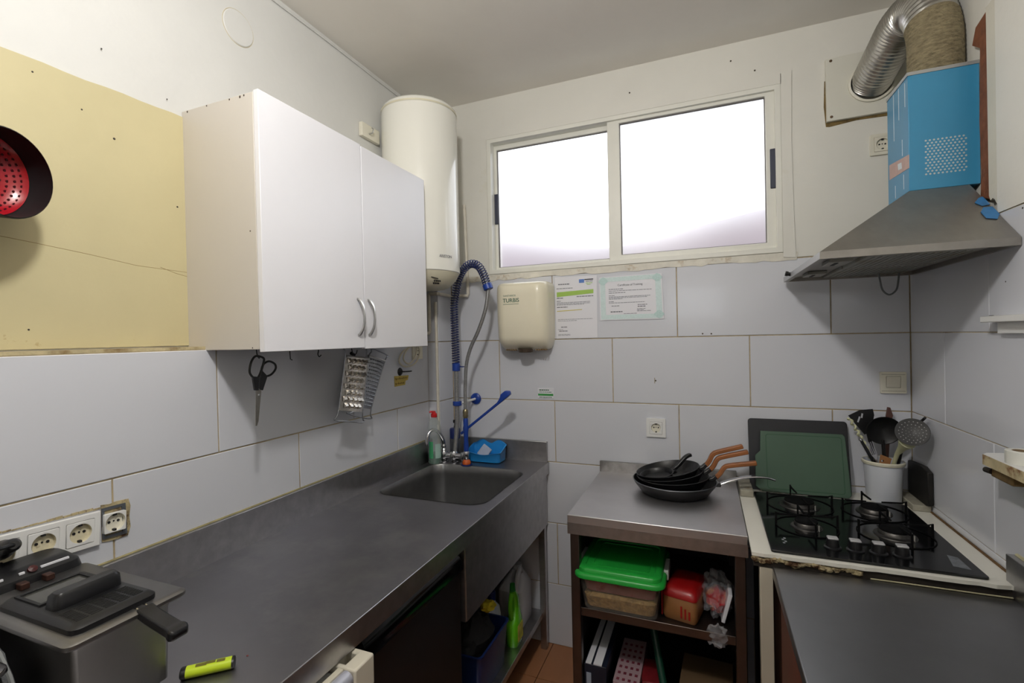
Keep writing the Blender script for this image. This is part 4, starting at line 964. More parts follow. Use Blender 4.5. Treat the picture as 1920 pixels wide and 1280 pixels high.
lr = MB().holed([(x, y) for x, y in rrect(tcx, tcy, 0.20, 0.20, 0.015, 3)], [[(x, y) for x, y in rrect(tcx, tcy, 0.188, 0.188, 0.012, 3)]], SH+0.149, SH+0.153, 'z'); lr.build('lid_ridge', M_LID, lid)
for sx in (-1, 1):
    MB().box(tcx+sx*0.152-0.008, tcx+sx*0.152+0.008, tcy-0.05, tcy+0.05, SH+0.112, SH+0.146).build('clip', mat('clip_clear', s(190, 196, 190), 0.3), tub, bevel=0.003)
def fill(w0, w1, z0, z1, k0):
    """soft contents that fill the tub between two heights, with an uneven top."""
    def rg(w, z, am=0.0): return [(x+random.uniform(-am, am), y+random.uniform(-am, am), SH+z+random.uniform(-am, am)) for x, y in rrect(tcx, tcy, w, w, 0.024, 6)]
    return MB().loft([rg(w0-0.012, z0), rg(w0, z0+0.004), rg(w1, z1-0.010, 0.0015), rg(w1-0.016, z1-0.001, 0.0025), rg(w1-0.09, z1, 0.001)])
tag(fill(0.236, 0.249, 0.0085, 0.062, 1).build('pasta_bag', mat('pasta', s(150, 120, 70), 0.6, var=0.35, scale=70, bump=0.6, bscale=120)), 'yellowish bag of dry food at the bottom of the green-lidded tub', 'food bag')
tag(fill(0.240, 0.252, 0.066, 0.113, 2).build('pink_packet', mat('pink_packet', s(150, 92, 86), 0.5, var=0.3, scale=18, dirt=(s(130, 18, 22), 9, 0.5, 0.6))), 'pink and red packet on top inside the green-lidded tub', 'packet')

# --- bread packet and crumpled bag
br = thing('bread_packet', 'red and brown paper packet beside the green-lidded tub', 'packet', (-0.085, 1.77, SH))
Mx = Matrix.Translation((-0.078, 1.775, SH)) @ Matrix.Rotation(-0.22, 4, 'Z')
M_KRAFT = mat('kraft', s(132, 90, 52), 0.45, var=0.08, scale=15, coat=0.3)
M_REDP = mat('red_wrap', s(140, 14, 16), 0.4, coat=0.3, var=0.08)
def r4(w, d, r, z): return [(x, y, z) for x, y in rrect(0, 0, w, d, r, 3)]
MB(Mx).loft([r4(0.105, 0.17, 0.012, 0.001), r4(0.115, 0.178, 0.014, 0.012), r4(0.112, 0.176, 0.016, 0.085), r4(0.095, 0.15, 0.02, 0.100)]).build('wrapper', M_KRAFT, br, smooth=50)
MB(Mx).loft([r4(0.114, 0.179, 0.014, 0.078), r4(0.114, 0.179, 0.017, 0.088), r4(0.100, 0.158, 0.02, 0.104), r4(0.06, 0.12, 0.02, 0.110)]).build('red_top', M_REDP, br, smooth=50)
MB(Mx).box(-0.0605, -0.0565, -0.085, 0.085, 0.006, 0.088).build('red_side', M_REDP, br, bevel=0.001)
tx_ = MB(Mx)
for k in range(3): tx_.box(0.005+k*0.013, 0.011+k*0.013, -0.0905, -0.0885, 0.015, 0.055-0.006*k)
tx_.build('red_lettering', M_REDP, br, smooth=0, stuff=True)
pb = thing('plastic_bag', 'crumpled clear bag with red and orange food on the shelf', 'bag', (0.025, 1.80, SH))
lump((0.022, 1.80, SH+0.068), (0.050, 0.085, 0.062), 12, 0.22, 4, 9).build('bag_film', mat('cling_film', s(190, 190, 196), 0.15, alpha=0.28, coat=0.6), pb, smooth=30)
lump((0.024, 1.795, SH+0.048), (0.038, 0.068, 0.040), 14, 0.15).build('food', mat('red_orange_food', s(196, 110, 50), 0.5, var=0.3, scale=25, dirt=(s(190, 16, 20), 13, 0.48, 0.54)), pb)
tl_ = lump((0.020, 1.675, SH-0.012), (0.030, 0.020, 0.035), 21, 0.3, 3, 10); tl_.build('bag_tail', MATS['cling_film'], pb, smooth=0)
wh_ = MB(Matrix.Translation((0.050, 1.76, SH+0.05)) @ Matrix.Rotation(0.25, 4, 'Y')).box(-0.006, 0.006, -0.04, 0.04, -0.045, 0.055); wh_.build('white_strip', M_PAPER, pb, bevel=0.002)

# --- things on the bottom shelf of the table
BS = 0.185
bx = thing('dark_blue_box', 'dark blue carton with pale top on the lower table shelf', 'box', (-0.38, 1.80, BS))
MB().box(-0.425, -0.345, 1.68, 2.02, BS, BS+0.150).build('carton', mat('navy_card', s(18, 24, 40), 0.5), bx, bevel=0.002)
MB().box(-0.420, -0.400, 1.682, 2.018, BS+0.150, BS+0.153).build('white_edge', M_PAPER, bx, smooth=0)
MB().box(-0.392, -0.362, 1.682, 2.018, BS+0.150, BS+0.154).build('white_edge', M_PAPER, bx, smooth=0)
MB().box(-0.417, -0.400, 1.678, 1.681, BS+0.02, BS+0.12).build('print', mat('pale_print', s(150, 160, 176), 0.5), bx, smooth=0)
bx = thing('pink_carton', 'pale pink patterned carton beside the dark blue one', 'box', (-0.28, 1.80, BS))
MB().box(-0.325, -0.235, 1.69, 1.95, BS, BS+0.105).build('carton', mat('pink_card', s(160, 136, 142), 0.5), bx, bevel=0.002)
pt = MB()
for i in range(4):
    for j in range(7): pt.box(-0.315+i*0.02, -0.305+i*0.02, 1.70+j*0.034, 1.712+j*0.034, BS+0.105, BS+0.106)
pt.build('pattern', mat('maroon_print', s(110, 40, 56), 0.5), bx, smooth=0, stuff=True)
tag(MB().tube([(-0.135, 1.70, BS+0.008), (-0.215, 1.86, 0.505)], 0.0135, 12).build('green_bottle_brush', mat('dark_green', s(12, 56, 42), 0.4)), 'dark green rod leaning under the middle table shelf', 'rod')
tag(MB(Matrix.Translation((-0.206, 1.775, BS)) @ Matrix.Rotation(0.2, 4, 'Z')).box(-0.03, 0.03, -0.03, 0.10, 0, 0.09).build('maroon_box', mat('maroon_card', s(110, 24, 30), 0.5, var=0.2, scale=30), bevel=0.002), 'small maroon carton behind the green rod', 'box')
cbx = thing('brown_carton', 'flat brown carton with a red mark on the lower table shelf', 'box', (0.0, 1.80, BS))
MB(Matrix.Translation((-0.015, 1.80, BS)) @ Matrix.Rotation(-0.05, 4, 'Z')).box(-0.085, 0.085, -0.09, 0.10, 0, 0.125).build('carton', mat('brown_card', s(96, 76, 54), 0.6, var=0.1), cbx, bevel=0.002)
MB(Matrix.Translation((-0.015, 1.80, BS)) @ Matrix.Rotation(-0.05, 4, 'Z')).box(-0.08, -0.04, -0.092, -0.0895, 0.08, 0.12).build('red_mark', M_REDP, cbx, smooth=0)

# ------------------------------------------------------------------ hob, slab and base at the right
HZ = 0.876
slb = thing('hob_slab', 'white worktop slab with crumbling front edge under the hob', 'worktop', (0.41, 1.89, 0.83))
M_SLAB = mat('white_laminate', s(222, 220, 210), 0.35, var=0.03, scale=6, dirt=(s(120, 100, 60), 14, 0.68, 0.8))
fr_e = [(0.115+0.0302*k, 1.540+random.uniform(-0.0035, 0.0035)) for k in range(20)]
MB().prism([(0.115, 2.04)]+fr_e+[(0.719, 1.54), (0.719, 2.237), (0.117, 2.237)], HZ-0.010, HZ, 'z').build('laminate_top', M_SLAB, slb, smooth=0)
MB().box(0.12, 0.717, 1.548, 2.235, HZ-0.042, HZ-0.010).build('shadow_gap_core', mat('shadow_gap_tone', s(34, 28, 22), 0.8, var=0.3, scale=40), slb, smooth=0)  # core coloured near black to stand for the shadow gap under the laminate
cr_ = MB()
for k in range(16):
    x = 0.125+k*0.0165
    q = lump((x, 1.546, HZ-0.018-0.005*math.sin(k*1.3)), (0.012, 0.006, 0.009), k, 0.3, 2)
    cr_.add(q.v, q.f)
cr_.build('crumbling_filler', M_RUST, slb, smooth=0, stuff=True)
lg_ = MB().box(0.116, 0.163, 2.05, 2.236, HZ, HZ+0.026); lg_.build('stone_ledge', mat('grey_stone', s(150, 146, 132), 0.7, var=0.2, scale=20, dirt=(s(110, 90, 40), 14, 0.6, 0.75)), slb, bevel=0.003)
MB().box(0.664, 0.718, 2.07, 2.236, HZ, HZ+0.022).build('stone_ledge', MATS['grey_stone'], slb, bevel=0.003)
MB().tube([(0.7165, y, HZ+0.001) for y in (1.545, 1.7, 1.9, 2.07)], 0.004, 6).build('grimy_joint', mat('grime', s(90, 66, 36), 0.8, var=0.4, scale=40), slb)

hb = thing('gas_hob', 'black glass four-burner gas hob under the hood', 'hob', (0.41, 1.835, HZ))
MB().prism(rrect(0.411, 1.832, 0.488, 0.552, 0.008, 3), HZ, HZ+0.008, 'z').build('glass_top', M_GLASS_BLACK, hb, bevel=0.002)
gz = HZ+0.008
M_IRON = mat('cast_iron', s(10, 10, 11), 0.8, var=0.2, spec=0.12)
BRN = [(0.305, 1.985, 0.052), (0.292, 1.775, 0.036), (0.530, 1.99, 0.042), (0.528, 1.785, 0.044)]
for x, y, r in BRN:
    b0 = MB().lathe([(r*1.25, 0), (r*1.22, 0.003), (r*1.0, 0.005), (r*0.95, 0.014), (r*0.9, 0.016), (0, 0.016)], (x, y, gz), 32).build('burner', mat('burner_alu', s(84, 82, 80), 0.42, 1.0, var=0.25, scale=60), hb)
    MB().lathe([(r*0.9, 0.016), (r*0.88, 0.021), (r*0.7, 0.024), (0, 0.025)], (x, y, gz), 32).build('burner_cap', M_IRON, b0)
    MB().cyl((x+r*0.8, y-r*0.9, gz), (x+r*0.8, y-r*0.9, gz+0.018), 0.002, n=8).build('igniter', mat('ceramic', s(150, 148, 142), 0.4), b0)
for x, y, r in BRN:
    g = MB(); z = gz+0.036; R0 = r+0.052
    for k in range(4):
        a = PI/4*0+PI/2*k+0.12; dx, dy = math.cos(a), math.sin(a)
        g.sweep([(x+dx*R0, y+dy*R0, gz), (x+dx*R0, y+dy*R0, z+0.006), (x+dx*(R0-0.012), y+dy*(R0-0.012), z), (x+dx*(r*0.55), y+dy*(r*0.55), z)], 0.0042, [0.006, 0.006, 0.006, 0.004], (-dy, dx, 0))
    g.tube([(x+R0*math.cos(2*PI*k/32), y+R0*math.sin(2*PI*k/32), gz+0.0016) for k in range(32)], 0.0015, 6, True)
    g.build('pan_support', M_IRON, hb)
for x in (0.333, 0.388, 0.443, 0.497):
    k_ = MB().lathe([(0.022, 0), (0.022, 0.003), (0.017, 0.005), (0.0155, 0.022), (0.0145, 0.026), (0, 0.026)], (x, 1.628, gz), 24).build('knob', M_BLACK, hb)
    MB().box(x-0.0135, x+0.0135, 1.628-0.011, 1.628+0.011, gz+0.0255, gz+0.031).build('knob_grip', mat('satin_metal', s(176, 176, 178), 0.4, 0.2), k_, bevel=0.002)
mk = MB()
for k in range(4): mk.box(0.205+0.006*(k % 2), 0.211+0.006*(k % 2), 1.615+0.012*k, 1.624+0.012*k, gz, gz+0.0004)
mk.build('maker_mark', mat('grey_print', s(120, 124, 128), 0.5), hb, smooth=0, stuff=True)
MB().prism([(0.598, 1.60), (0.632, 1.590), (0.632, 1.665), (0.612, 1.675)], gz, gz+0.0005, 'z').build('rating_sticker', mat('grey_sticker', s(110, 114, 120), 0.4, 0.4, var=0.4, scale=60), hb, smooth=0)
tag(MB().box(0.172, 0.715, 1.60, 2.23, 0.0, HZ-0.044).build('hob_base_unit', M_DARKWOOD, smooth=0), 'dark base unit in the gap beneath the hob slab', 'cabinet')
tag(MB().box(0.136, 0.170, 1.55, 1.585, 0.0, HZ-0.043).build('support_post', mat('cream_post', s(186, 180, 164), 0.5, var=0.05), bevel=0.002), 'cream square post holding up the hob slab corner', 'post')

rc = thing('prep_counter', 'stainless steel prep counter along the right wall', 'counter', (0.44, 1.0, 0))
RZ = 0.845
M_RTOP = mat('prep_steel', s(146, 146, 148), 0.37, 1.0, var=0.10, scale=3, bump=0.02, bscale=300)
MB().box(0.167, 0.7185, 0.35, 1.538, RZ-0.03, RZ).build('worktop', M_RTOP, rc, bevel=0.003)
MB().box(0.693, 0.7185, 0.35, 1.576, RZ-0.001, RZ+0.098).build('splashback', M_STEEL, rc, bevel=0.0015)
MB().tube([(0.712, y, RZ+0.099) for y in (0.4, 0.8, 1.2, 1.57)], 0.0045, 6).build('sealant_bead', mat('cream_bead', s(172, 166, 134), 0.7, var=0.2, scale=40), rc)
MB().tube([(0.40, 1.5385, RZ+0.002), (0.5, 1.5385, RZ+0.0025), (0.62, 1.5385, RZ+0.0025), (0.69, 1.5385, RZ+0.003)], 0.0018, 6).build('sealant_bead', MATS['cream_bead'], rc)
MB().box(0.186, 0.715, 0.37, 1.53, 0.02, RZ-0.03).build('cabinet_body', mat('red_brown_panel', s(96, 52, 38), 0.5, var=0.15, scale=8, stretch=(1, 1, 0.2)), rc, smooth=0)

# --- boards behind the hob
lean = lambda M_: M_
def leanM(y0, ang): return Matrix.Translation((0, y0, HZ+0.001)) @ Matrix.Rotation(ang, 4, 'X')
Mx = leanM(2.158, -0.215)
ck_ = MB(Mx).prism([(x, z) for x, z in rrect(0.333, 0.143, 0.348, 0.285, 0.012, 4)], -0.004, 0.006, 'y')
tag(ck_.build('black_chopping_board', mat('black_board', s(24, 25, 30), 0.45, var=0.05), bevel=0.0015), 'larger black chopping board behind the green one', 'chopping board')
Mx = leanM(2.134, -0.215)
gp = [(0.190, 0.012), (0.202, 0.004), (0.490, 0.004), (0.500, 0.014), (0.492, 0.232), (0.484, 0.240), (0.202, 0.240), (0.199, 0.160), (0.180, 0.142), (0.178, 0.022)]
gb = thing('green_chopping_board', 'dark green chopping board leaning in front of the black one', 'chopping board', (0.33, 2.12, HZ))
MB(Mx).prism(gp, -0.004, 0.005, 'y').build('board', mat('green_board', s(66, 90, 74), 0.45, var=0.05), gb, bevel=0.0015)
MB(Mx).holed([(x, z) for x, z in rrect(0.350, 0.122, 0.262, 0.214, 0.01, 3)], [[(x, z) for x, z in rrect(0.350, 0.122, 0.256, 0.208, 0.008, 3)]], -0.0047, -0.0038, 'y').build('juice_groove', mat('green_groove', s(40, 76, 54), 0.5), gb, smooth=0)
tag(MB().prism([(2.225, 1.020), (2.095, 1.030), (2.052, 1.018), (2.049, 0.905), (2.07, HZ+0.0225), (2.222, HZ+0.0225)], 0.700, 0.7165, 'x').build('oven_tray', mat('burnt_tray', s(38, 36, 34), 0.5, 0.4, var=0.3, scale=18), bevel=0.003),
    'dark scorched tray leaning on the right wall by the hob', 'tray')
# ------------------------------------------------------------------ utensil bucket
UC = (0.608, 2.168); UZ = HZ+0.001
bk = thing('utensil_bucket', 'white plastic bucket full of kitchen utensils behind the hob', 'bucket', (UC[0], UC[1], UZ))
MB().lathe([(0, 0), (0.051, 0), (0.053, 0.003), (0.061, 0.136), (0.0645, 0.138), (0.065, 0.146), (0.062, 0.150), (0.0595, 0.146), (0.051, 0.006), (0, 0.005)], (UC[0], UC[1], UZ), 40).build('body', mat('bucket_white', s(214, 218, 226), 0.35, var=0.02), bk, smooth=50)
MB().lathe([(0.0648, 0.137), (0.0665, 0.140), (0.0665, 0.147), (0.0635, 0.1505), (0.0605, 0.149)], (UC[0], UC[1], UZ), 40).build('rim', mat('rim_cream', s(216, 212, 192), 0.4, var=0.05, scale=60), bk)
G = 'utensils in the white bucket'
def handle_mb(p0, p1, r, n=8): return MB().tube([p0, p1], r, n)
M_BLKU = mat('black_nylon', s(18, 18, 20), 0.4)
t = thing('slotted_turner', 'black slotted turner leaning left out of the bucket', 'utensil', (0.60, 2.165, UZ+0.006), G)
MB().holed([(0.5007, 1.1880), (0.5375, 1.2102), (0.5792, 1.2159), (0.5832, 1.1929), (0.572, 1.13), (0.552, 1.118), (0.528, 1.150)], [[(0.529, 1.165), (0.534, 1.163), (0.541, 1.184), (0.535, 1.187)], [(0.541, 1.182), (0.546, 1.180), (0.549, 1.197), (0.543, 1.199)]], 2.1685, 2.171, 'y').build('blade', M_BLKU, t, bevel=0.0005)
MB().tube([(0.562, 2.1695, 1.13), (0.576, 2.168, 1.06), (0.60, 2.165, UZ+0.012)], 0.006, 8).build('handle', M_BLKU, t)
t = thing('ladle', 'big round black ladle standing in the middle of the bucket', 'utensil', (0.612, 2.15, UZ+0.006), G)
MB().lathe([(0, 0.022), (0.034, 0.015), (0.053, 0.0), (0.055, -0.003), (0.052, -0.003), (0.033, 0.011), (0, 0.018)], (0.602, 2.135, 1.143), 32, (0.05, 1, 0.25)).build('bowl', M_BLKU, t)
MB().tube([(0.603, 2.148, 1.105), (0.608, 2.153, 1.03), (0.613, 2.155, UZ+0.012)], 0.006, 8).build('handle', M_BLKU, t)
t = thing('skimmer', 'round grey perforated skimmer leaning right out of the bucket', 'utensil', (0.625, 2.16, UZ+0.006), G)
ax = Vector((-0.25, -0.75, 0.35)).normalized(); sc_c = Vector((0.655, 2.035, 1.158))
MB().lathe([(0, -0.010), (0.026, -0.006), (0.046, 0.002), (0.048, 0.005), (0.046, 0.006), (0.025, -0.003), (0, -0.007)], sc_c, 36, ax).build('disc', mat('grey_nylon', s(66, 66, 66), 0.45, var=0.08), t)
u = ax.orthogonal().normalized(); w = ax.cross(u); ho_ = MB()
for rr_, n_ in ((0.010, 6), (0.019, 11), (0.028, 16), (0.037, 20)):
    for k in range(n_):
        a = 2*PI*k/n_; d = {0.010: -0.0062, 0.019: -0.0048, 0.028: -0.002, 0.037: 0.0022}[rr_]
        q = sc_c+(u*math.cos(a)+w*math.sin(a))*rr_+ax*d
        ho_.cyl(q, q+ax*0.0008, 0.0017, n=6)
ho_.build('perforation', mat('light_through', s(150, 150, 150), 0.5), t, stuff=True)
M_CRM = mat('cream_nylon', s(196, 196, 160), 0.45, var=0.08)
nd = MB().tube([(0.645, 2.05, 1.122), (0.640, 2.08, 1.095), (0.634, 2.11, 1.065), (0.626, 2.14, 1.0), (0.618, 2.16, UZ+0.012)], [0.026, 0.013, 0.0075, 0.006, 0.006], 12)
nd.build('handle', M_CRM, t)
t = thing('whisk', 'cream twisted handle leaning far left out of the bucket', 'utensil', (0.585, 2.14, UZ+0.006), G)
tw = smooth_path([(0.497, 2.145, 1.183), (0.518, 2.145, 1.145), (0.543, 2.143, 1.09), (0.566, 2.142, 1.03), (0.585, 2.14, UZ+0.02)], 12)
helix(tw, 0.0042, 0.0042, 0.022, 8).build('twisted_handle', M_CRM, t)
t = thing('fork', 'steel fork standing at the left edge of the bucket', 'utensil', (0.585, 2.125, UZ+0.006), G)
fk = MB(); A0 = Vector((0.577, 2.132, 1.035)); D = Vector((-0.026, 0.002, 0.085)).normalized(); S = Vector((0.95, 0.2, 0.29)).normalized()
fk.sweep([(0.594, 2.145, UZ+0.012), A0, A0+D*0.018], [0.005, 0.006, 0.018], 0.0015, S)
for k in (-1, 0, 1, 2): fk.sweep([A0+D*0.016+S*(k-0.5)*0.0052, A0+D*0.066+S*(k-0.5)*0.0060], [0.003, 0.002], 0.0012, S)
fk.build('tines', M_CHROME, t)
t = thing('tongs', 'narrow dark steel tongs in front of the fork', 'utensil', (0.58, 2.12, UZ+0.006), G)
MB().sweep([(0.590, 2.145, UZ+0.02), (0.568, 2.136, 1.028), (0.545, 2.120, 1.072), (0.526, 2.112, 1.108)], [0.008, 0.010, 0.011, 0.009], 0.004, (0.8, 0.2, 0.5)).build('arm', mat('dark_steel_u', s(70, 70, 72), 0.3, 1.0), t, bevel=0.001)
MB().lathe([(0, 0.006), (0.005, 0.004), (0.006, 0), (0.005, -0.004), (0, -0.006)], (0.525, 2.112, 1.109), 12).build('tip', M_CHROME, t)
t = thing('wooden_spatula', 'reddish brown spatula tip behind the black ladle', 'utensil', (0.63, 2.19, UZ+0.006), G)
MB().prism([(0.622, 1.02), (0.632, 1.02), (0.640, 1.16), (0.648, 1.19), (0.640, 1.220), (0.630, 1.222), (0.625, 1.19)], 2.190, 2.196, 'y').build('blade', mat('brown_spatula', s(88, 58, 52), 0.5), t, bevel=0.002)
MB().tube([(0.627, 2.193, 1.03), (0.622, 2.185, UZ+0.02)], 0.005, 8).build('handle', mat('brown_spatula', s(88, 58, 52), 0.5), t)
t = thing('knife', 'black pointed handle showing behind the grey skimmer', 'utensil', (0.64, 2.175, UZ+0.006), G)
MB().sweep([(0.636, 2.17, UZ+0.03), (0.660, 2.14, 1.10), (0.690, 2.09, 1.18), (0.702, 2.068, 1.205)], [0.012, 0.016, 0.016, 0.008], 0.008, (0.6, 0.3, 0.7)).build('grip', M_BLKU, t, bevel=0.002)
t = thing('wooden_server', 'short brown wooden server low in the bucket', 'utensil', (0.60, 2.13, UZ+0.006), G)
MB(Matrix.Translation((0.598, 2.134, 1.0)) @ Matrix.Rotation(0.2, 4, 'Y')).holed([(-0.012, -0.03), (0.012, -0.03), (0.018, 0.045), (-0.018, 0.052)], [circ(-0.008, 0.03, 0.004, 10)], -0.002, 0.002, 'y').build('blade', mat('tan_wood', s(150, 104, 64), 0.5, var=0.1), t, bevel=0.0005)

# ------------------------------------------------------------------ shelves on the right wall
rl = thing('wall_ledge', 'thin white ledge on the right tiles level with the eye', 'shelf', (0.70, 1.3, 1.497))
MB().box(0.684, 0.7195, 0.9, 1.662, 1.526, 1.543).build('board', M_WHITE, rl, bevel=0.002)
MB().box(0.706, 0.7195, 0.9, 1.63, 1.497, 1.526).build('cleat', M_WHITE, rl, bevel=0.001)
MB().box(0.700, 0.706, 1.645, 1.655, 1.543, 1.545).build('mark', M_BLACK_M, rl, smooth=0)
ws = thing('corner_shelf', 'narrow white shelf with rusty edge at the right border', 'shelf', (0.69, 1.4, 1.15))
MB().prism([(0.656, 1.0), (0.7195, 1.0), (0.7195, 1.612), (0.668, 1.600), (0.656, 1.585)], 1.162, 1.190, 'z').build('board', mat('shelf_white', s(222, 222, 220), 0.4, var=0.03), ws, bevel=0.001)
MB().box(0.6545, 0.6565, 1.0, 1.586, 1.163, 1.1885).build('rusty_edge', mat('rusty_edge', s(190, 176, 140), 0.7, var=0.2, scale=20, dirt=(s(110, 66, 24), 18, 0.52, 0.66)), ws, smooth=0)
MB().box(0.664, 0.7195, 1.48, 1.572, 1.137, 1.161).build('bracket', mat('rusty_bracket', s(120, 96, 60), 0.6, 0.5, var=0.4, scale=30), ws, bevel=0.004)
MB().cyl((0.660, 1.585, 1.150), (0.664, 1.565, 1.150), 0.007, n=10).build('bolt', mat('dark_bolt', s(60, 54, 48), 0.5, 0.8), ws)
tp_ = thing('tape_roll', 'roll of white tape lying on the narrow right shelf', 'tape', (0.688, 1.490, 1.19))
MB().lathe([(0.030, 0), (0.030, 0.030), (0.028, 0.031), (0.019, 0.031), (0.018, 0.030), (0.018, 0), (0.030, 0)], (0.688, 1.490, 1.1905), 32).build('roll', mat('tape_white', s(216, 216, 208), 0.4, var=0.04), tp_)
MB().lathe([(0.018, 0.0005), (0.018, 0.0305), (0.0165, 0.0305), (0.0165, 0.0005)], (0.688, 1.490, 1.1905), 32).build('core', mat('card_core', s(130, 110, 84), 0.7), tp_)

# ------------------------------------------------------------------ deep fryer on the counter
fz = 1.07
fy = thing('deep_fryer', 'steel deep fryer with black lid on the left counter', 'fryer', (-1.04, 0.49, CT))
M_FRY = mat('fryer_steel', s(128, 126, 124), 0.38, 1.0, var=0.08, scale=10)
def fr(w0, w1, y0_, y1_, r, z): return [(x, y, z) for x, y in rrect((w0+w1)/2, (y0_+y1_)/2, w1-w0, y1_-y0_, r, 3)]
MB().loft([fr(-1.185, -0.915, 0.425, 0.565, 0.008, CT+0.012), fr(-1.185, -0.912, 0.422, 0.568, 0.008, fz-0.03), fr(-1.19, -0.905, 0.418, 0.572, 0.008, fz-0.012)]).build('body', M_FRY, fy)
MB().loft([fr(-1.20, -0.888, 0.404, 0.582, 0.012, fz-0.012), fr(-1.203, -0.884, 0.402, 0.584, 0.013, fz-0.008), fr(-1.203, -0.884, 0.402, 0.584, 0.013, fz-0.003), fr(-1.198, -0.889, 0.406, 0.58, 0.012, fz)]).build('rim_plate', M_FRY, fy)
for x in (-1.165, -0.935):
    for y in (0.445, 0.548): MB().cyl((x, y, CT), (x, y, CT+0.013), 0.011, 0.009, n=12).build('foot', M_BLACK, fy)
ld = MB().loft([fr(-1.128, -0.905, 0.420, 0.545, 0.014, fz), fr(-1.128, -0.905, 0.420, 0.545, 0.014, fz+0.008), fr(-1.120, -0.913, 0.427, 0.538, 0.010, fz+0.014)]).build('lid', M_BLACK, fy, smooth=40)
wn = MB().holed([(-1.110, 0.436), (-1.032, 0.436), (-1.032, 0.530), (-1.110, 0.530)], [[(-1.104, 0.441), (-1.038, 0.441), (-1.038, 0.525), (-1.104, 0.525)]], fz+0.0138, fz+0.0175, 'z'); wn.build('window_frame', M_BLACK_M, ld, smooth=0)
MB().box(-1.104, -1.038, 0.441, 0.525, fz+0.0132, fz+0.0146).build('viewing_window', mat('lid_window', s(66, 66, 62), 0.15), ld, smooth=0)
MB().loft([[(x, y, fz+0.013) for x, y in rrect(-1.005, 0.486, 0.036, 0.100, 0.010, 4)], [(x, y, fz+0.034) for x, y in rrect(-1.003, 0.486, 0.032, 0.096, 0.010, 4)], [(x, y, fz+0.039) for x, y in rrect(-1.002, 0.486, 0.022, 0.088, 0.008, 4)]]).build('grip', M_BLACK, ld, smooth=40)
vt = MB()
for i in range(9):
    for j in range(5):
        vt.box(-0.972+i*0.0058, -0.969+i*0.0058, 0.434+j*0.020, 0.450+j*0.020, fz+0.0138, fz+0.0146)
vt.build('vent_slot', mat('slot_dark', s(6, 6, 6), 0.8), ld, smooth=0, stuff=True)
bh = MB().sweep(smooth_path([(-0.893, 0.513, fz-0.004), (-0.868, 0.512, fz-0.010), (-0.815, 0.508, fz-0.016), (-0.787, 0.505, fz-0.018)], 5), [0.026]*12+[0.030, 0.031, 0.028, 0.020], [0.016]*12+[0.018, 0.017, 0.015, 0.010], (0, 1, 0)).build('basket_handle', M_BLACK, fy, bevel=0.004)
wi = MB()
for y in (0.506, 0.520): wi.tube([(-0.945, y, fz+0.006), (-0.915, y, fz+0.003), (-0.888, y, fz-0.004)], 0.0022, 6)
wi.build('basket_wire', M_CHROME, fy)
cb_ = MB().loft([fr(-1.288, -1.190, 0.405, 0.578, 0.02, CT+0.03), fr(-1.288, -1.186, 0.405, 0.580, 0.02, fz-0.01), fr(-1.285, -1.192, 0.41, 0.575, 0.02, fz+0.014), fr(-1.28, -1.215, 0.42, 0.565, 0.02, fz+0.026)]).build('control_box', M_BLACK, fy, smooth=40)
rdm = MB(); rdm.lathe([(0.008, 0), (0.007, 0.006), (0, 0.007)], (-1.205, 0.50, fz+0.019), 14, (0.7, 0, 0.7)); rdm.build('pilot_light', mat('dark_red', s(56, 14, 16), 0.3), cb_)
pm = MB()
for k, (ya, yb) in enumerate(((0.43, 0.436), (0.452, 0.458), (0.480, 0.488), (0.512, 0.556))): pm.box(-1.2045, -1.2005, ya, yb, fz+0.0182, fz+0.0220)
pm.build('white_print', M_PAPER, cb_, smooth=0, stuff=True)
lt = MB()
for y in (0.468, 0.505): lt.box(-1.186, -1.168, y, y+0.014, fz, fz+0.012)
lt.build('latch', mat('rusty_latch', s(60, 36, 28), 0.5, 0.5), fy, bevel=0.002)
# second fryer at the edge of the picture
f2 = thing('small_fryer', 'second steel appliance cut off at the lower left corner', 'fryer', (-1.05, 0.3, CT))
MB().loft([fr(-1.19, -0.995, 0.19, 0.376, 0.02, CT+0.01), fr(-1.19, -0.995, 0.19, 0.376, 0.02, 1.015), fr(-1.185, -1.0, 0.195, 0.371, 0.02, 1.022)]).build('body', M_FRY, f2, smooth=40)
MB().loft([fr(-1.20, -0.985, 0.18, 0.384, 0.02, 1.022), fr(-1.20, -0.985, 0.18, 0.384, 0.02, 1.030)]).build('rim_plate', M_CHROME, f2, bevel=0.002)
for x in (-1.17, -1.03):
    for y in (0.215, 0.36): MB().cyl((x, y, CT), (x, y, CT+0.011), 0.01, n=12).build('foot', M_BLACK, f2)
pg = thing('power_plug', 'black power plug in the leftmost visible socket of the strip', 'plug', (LX+0.01, 0.49, 1.10))
MB().tube([(LX+0.004, 0.496, 1.112), (LX+0.022, 0.494, 1.120), (LX+0.030, 0.493, 1.124), (LX+0.070, 0.488, 1.137), (LX+0.076, 0.487, 1.139)], [0.018, 0.018, 0.0135, 0.0125, 0.008], 18).build('plug_body', M_BLACK, pg)
MB().tube(smooth_path([(LX+0.074, 0.487, 1.138), (LX+0.085, 0.46, 1.142), (LX+0.075, 0.41, 1.135), (LX+0.06, 0.385, 1.08), (LX+0.05, 0.380, CT+0.012)], 6), 0.004, 8).build('cord', M_BLACK, pg)
tw_ = thing('tea_towel', 'dark grey cloth with a dark red stripe at the lower left edge', 'cloth', (-1.08, 0.39, CT))
edge = [(-1.0, CT+0.002), (-1.002, 0.945), (-1.010, 0.98), (-1.022, 1.0), (-1.05, 1.028), (-1.085, 1.043), (-1.11, 1.049)]
rg0 = []
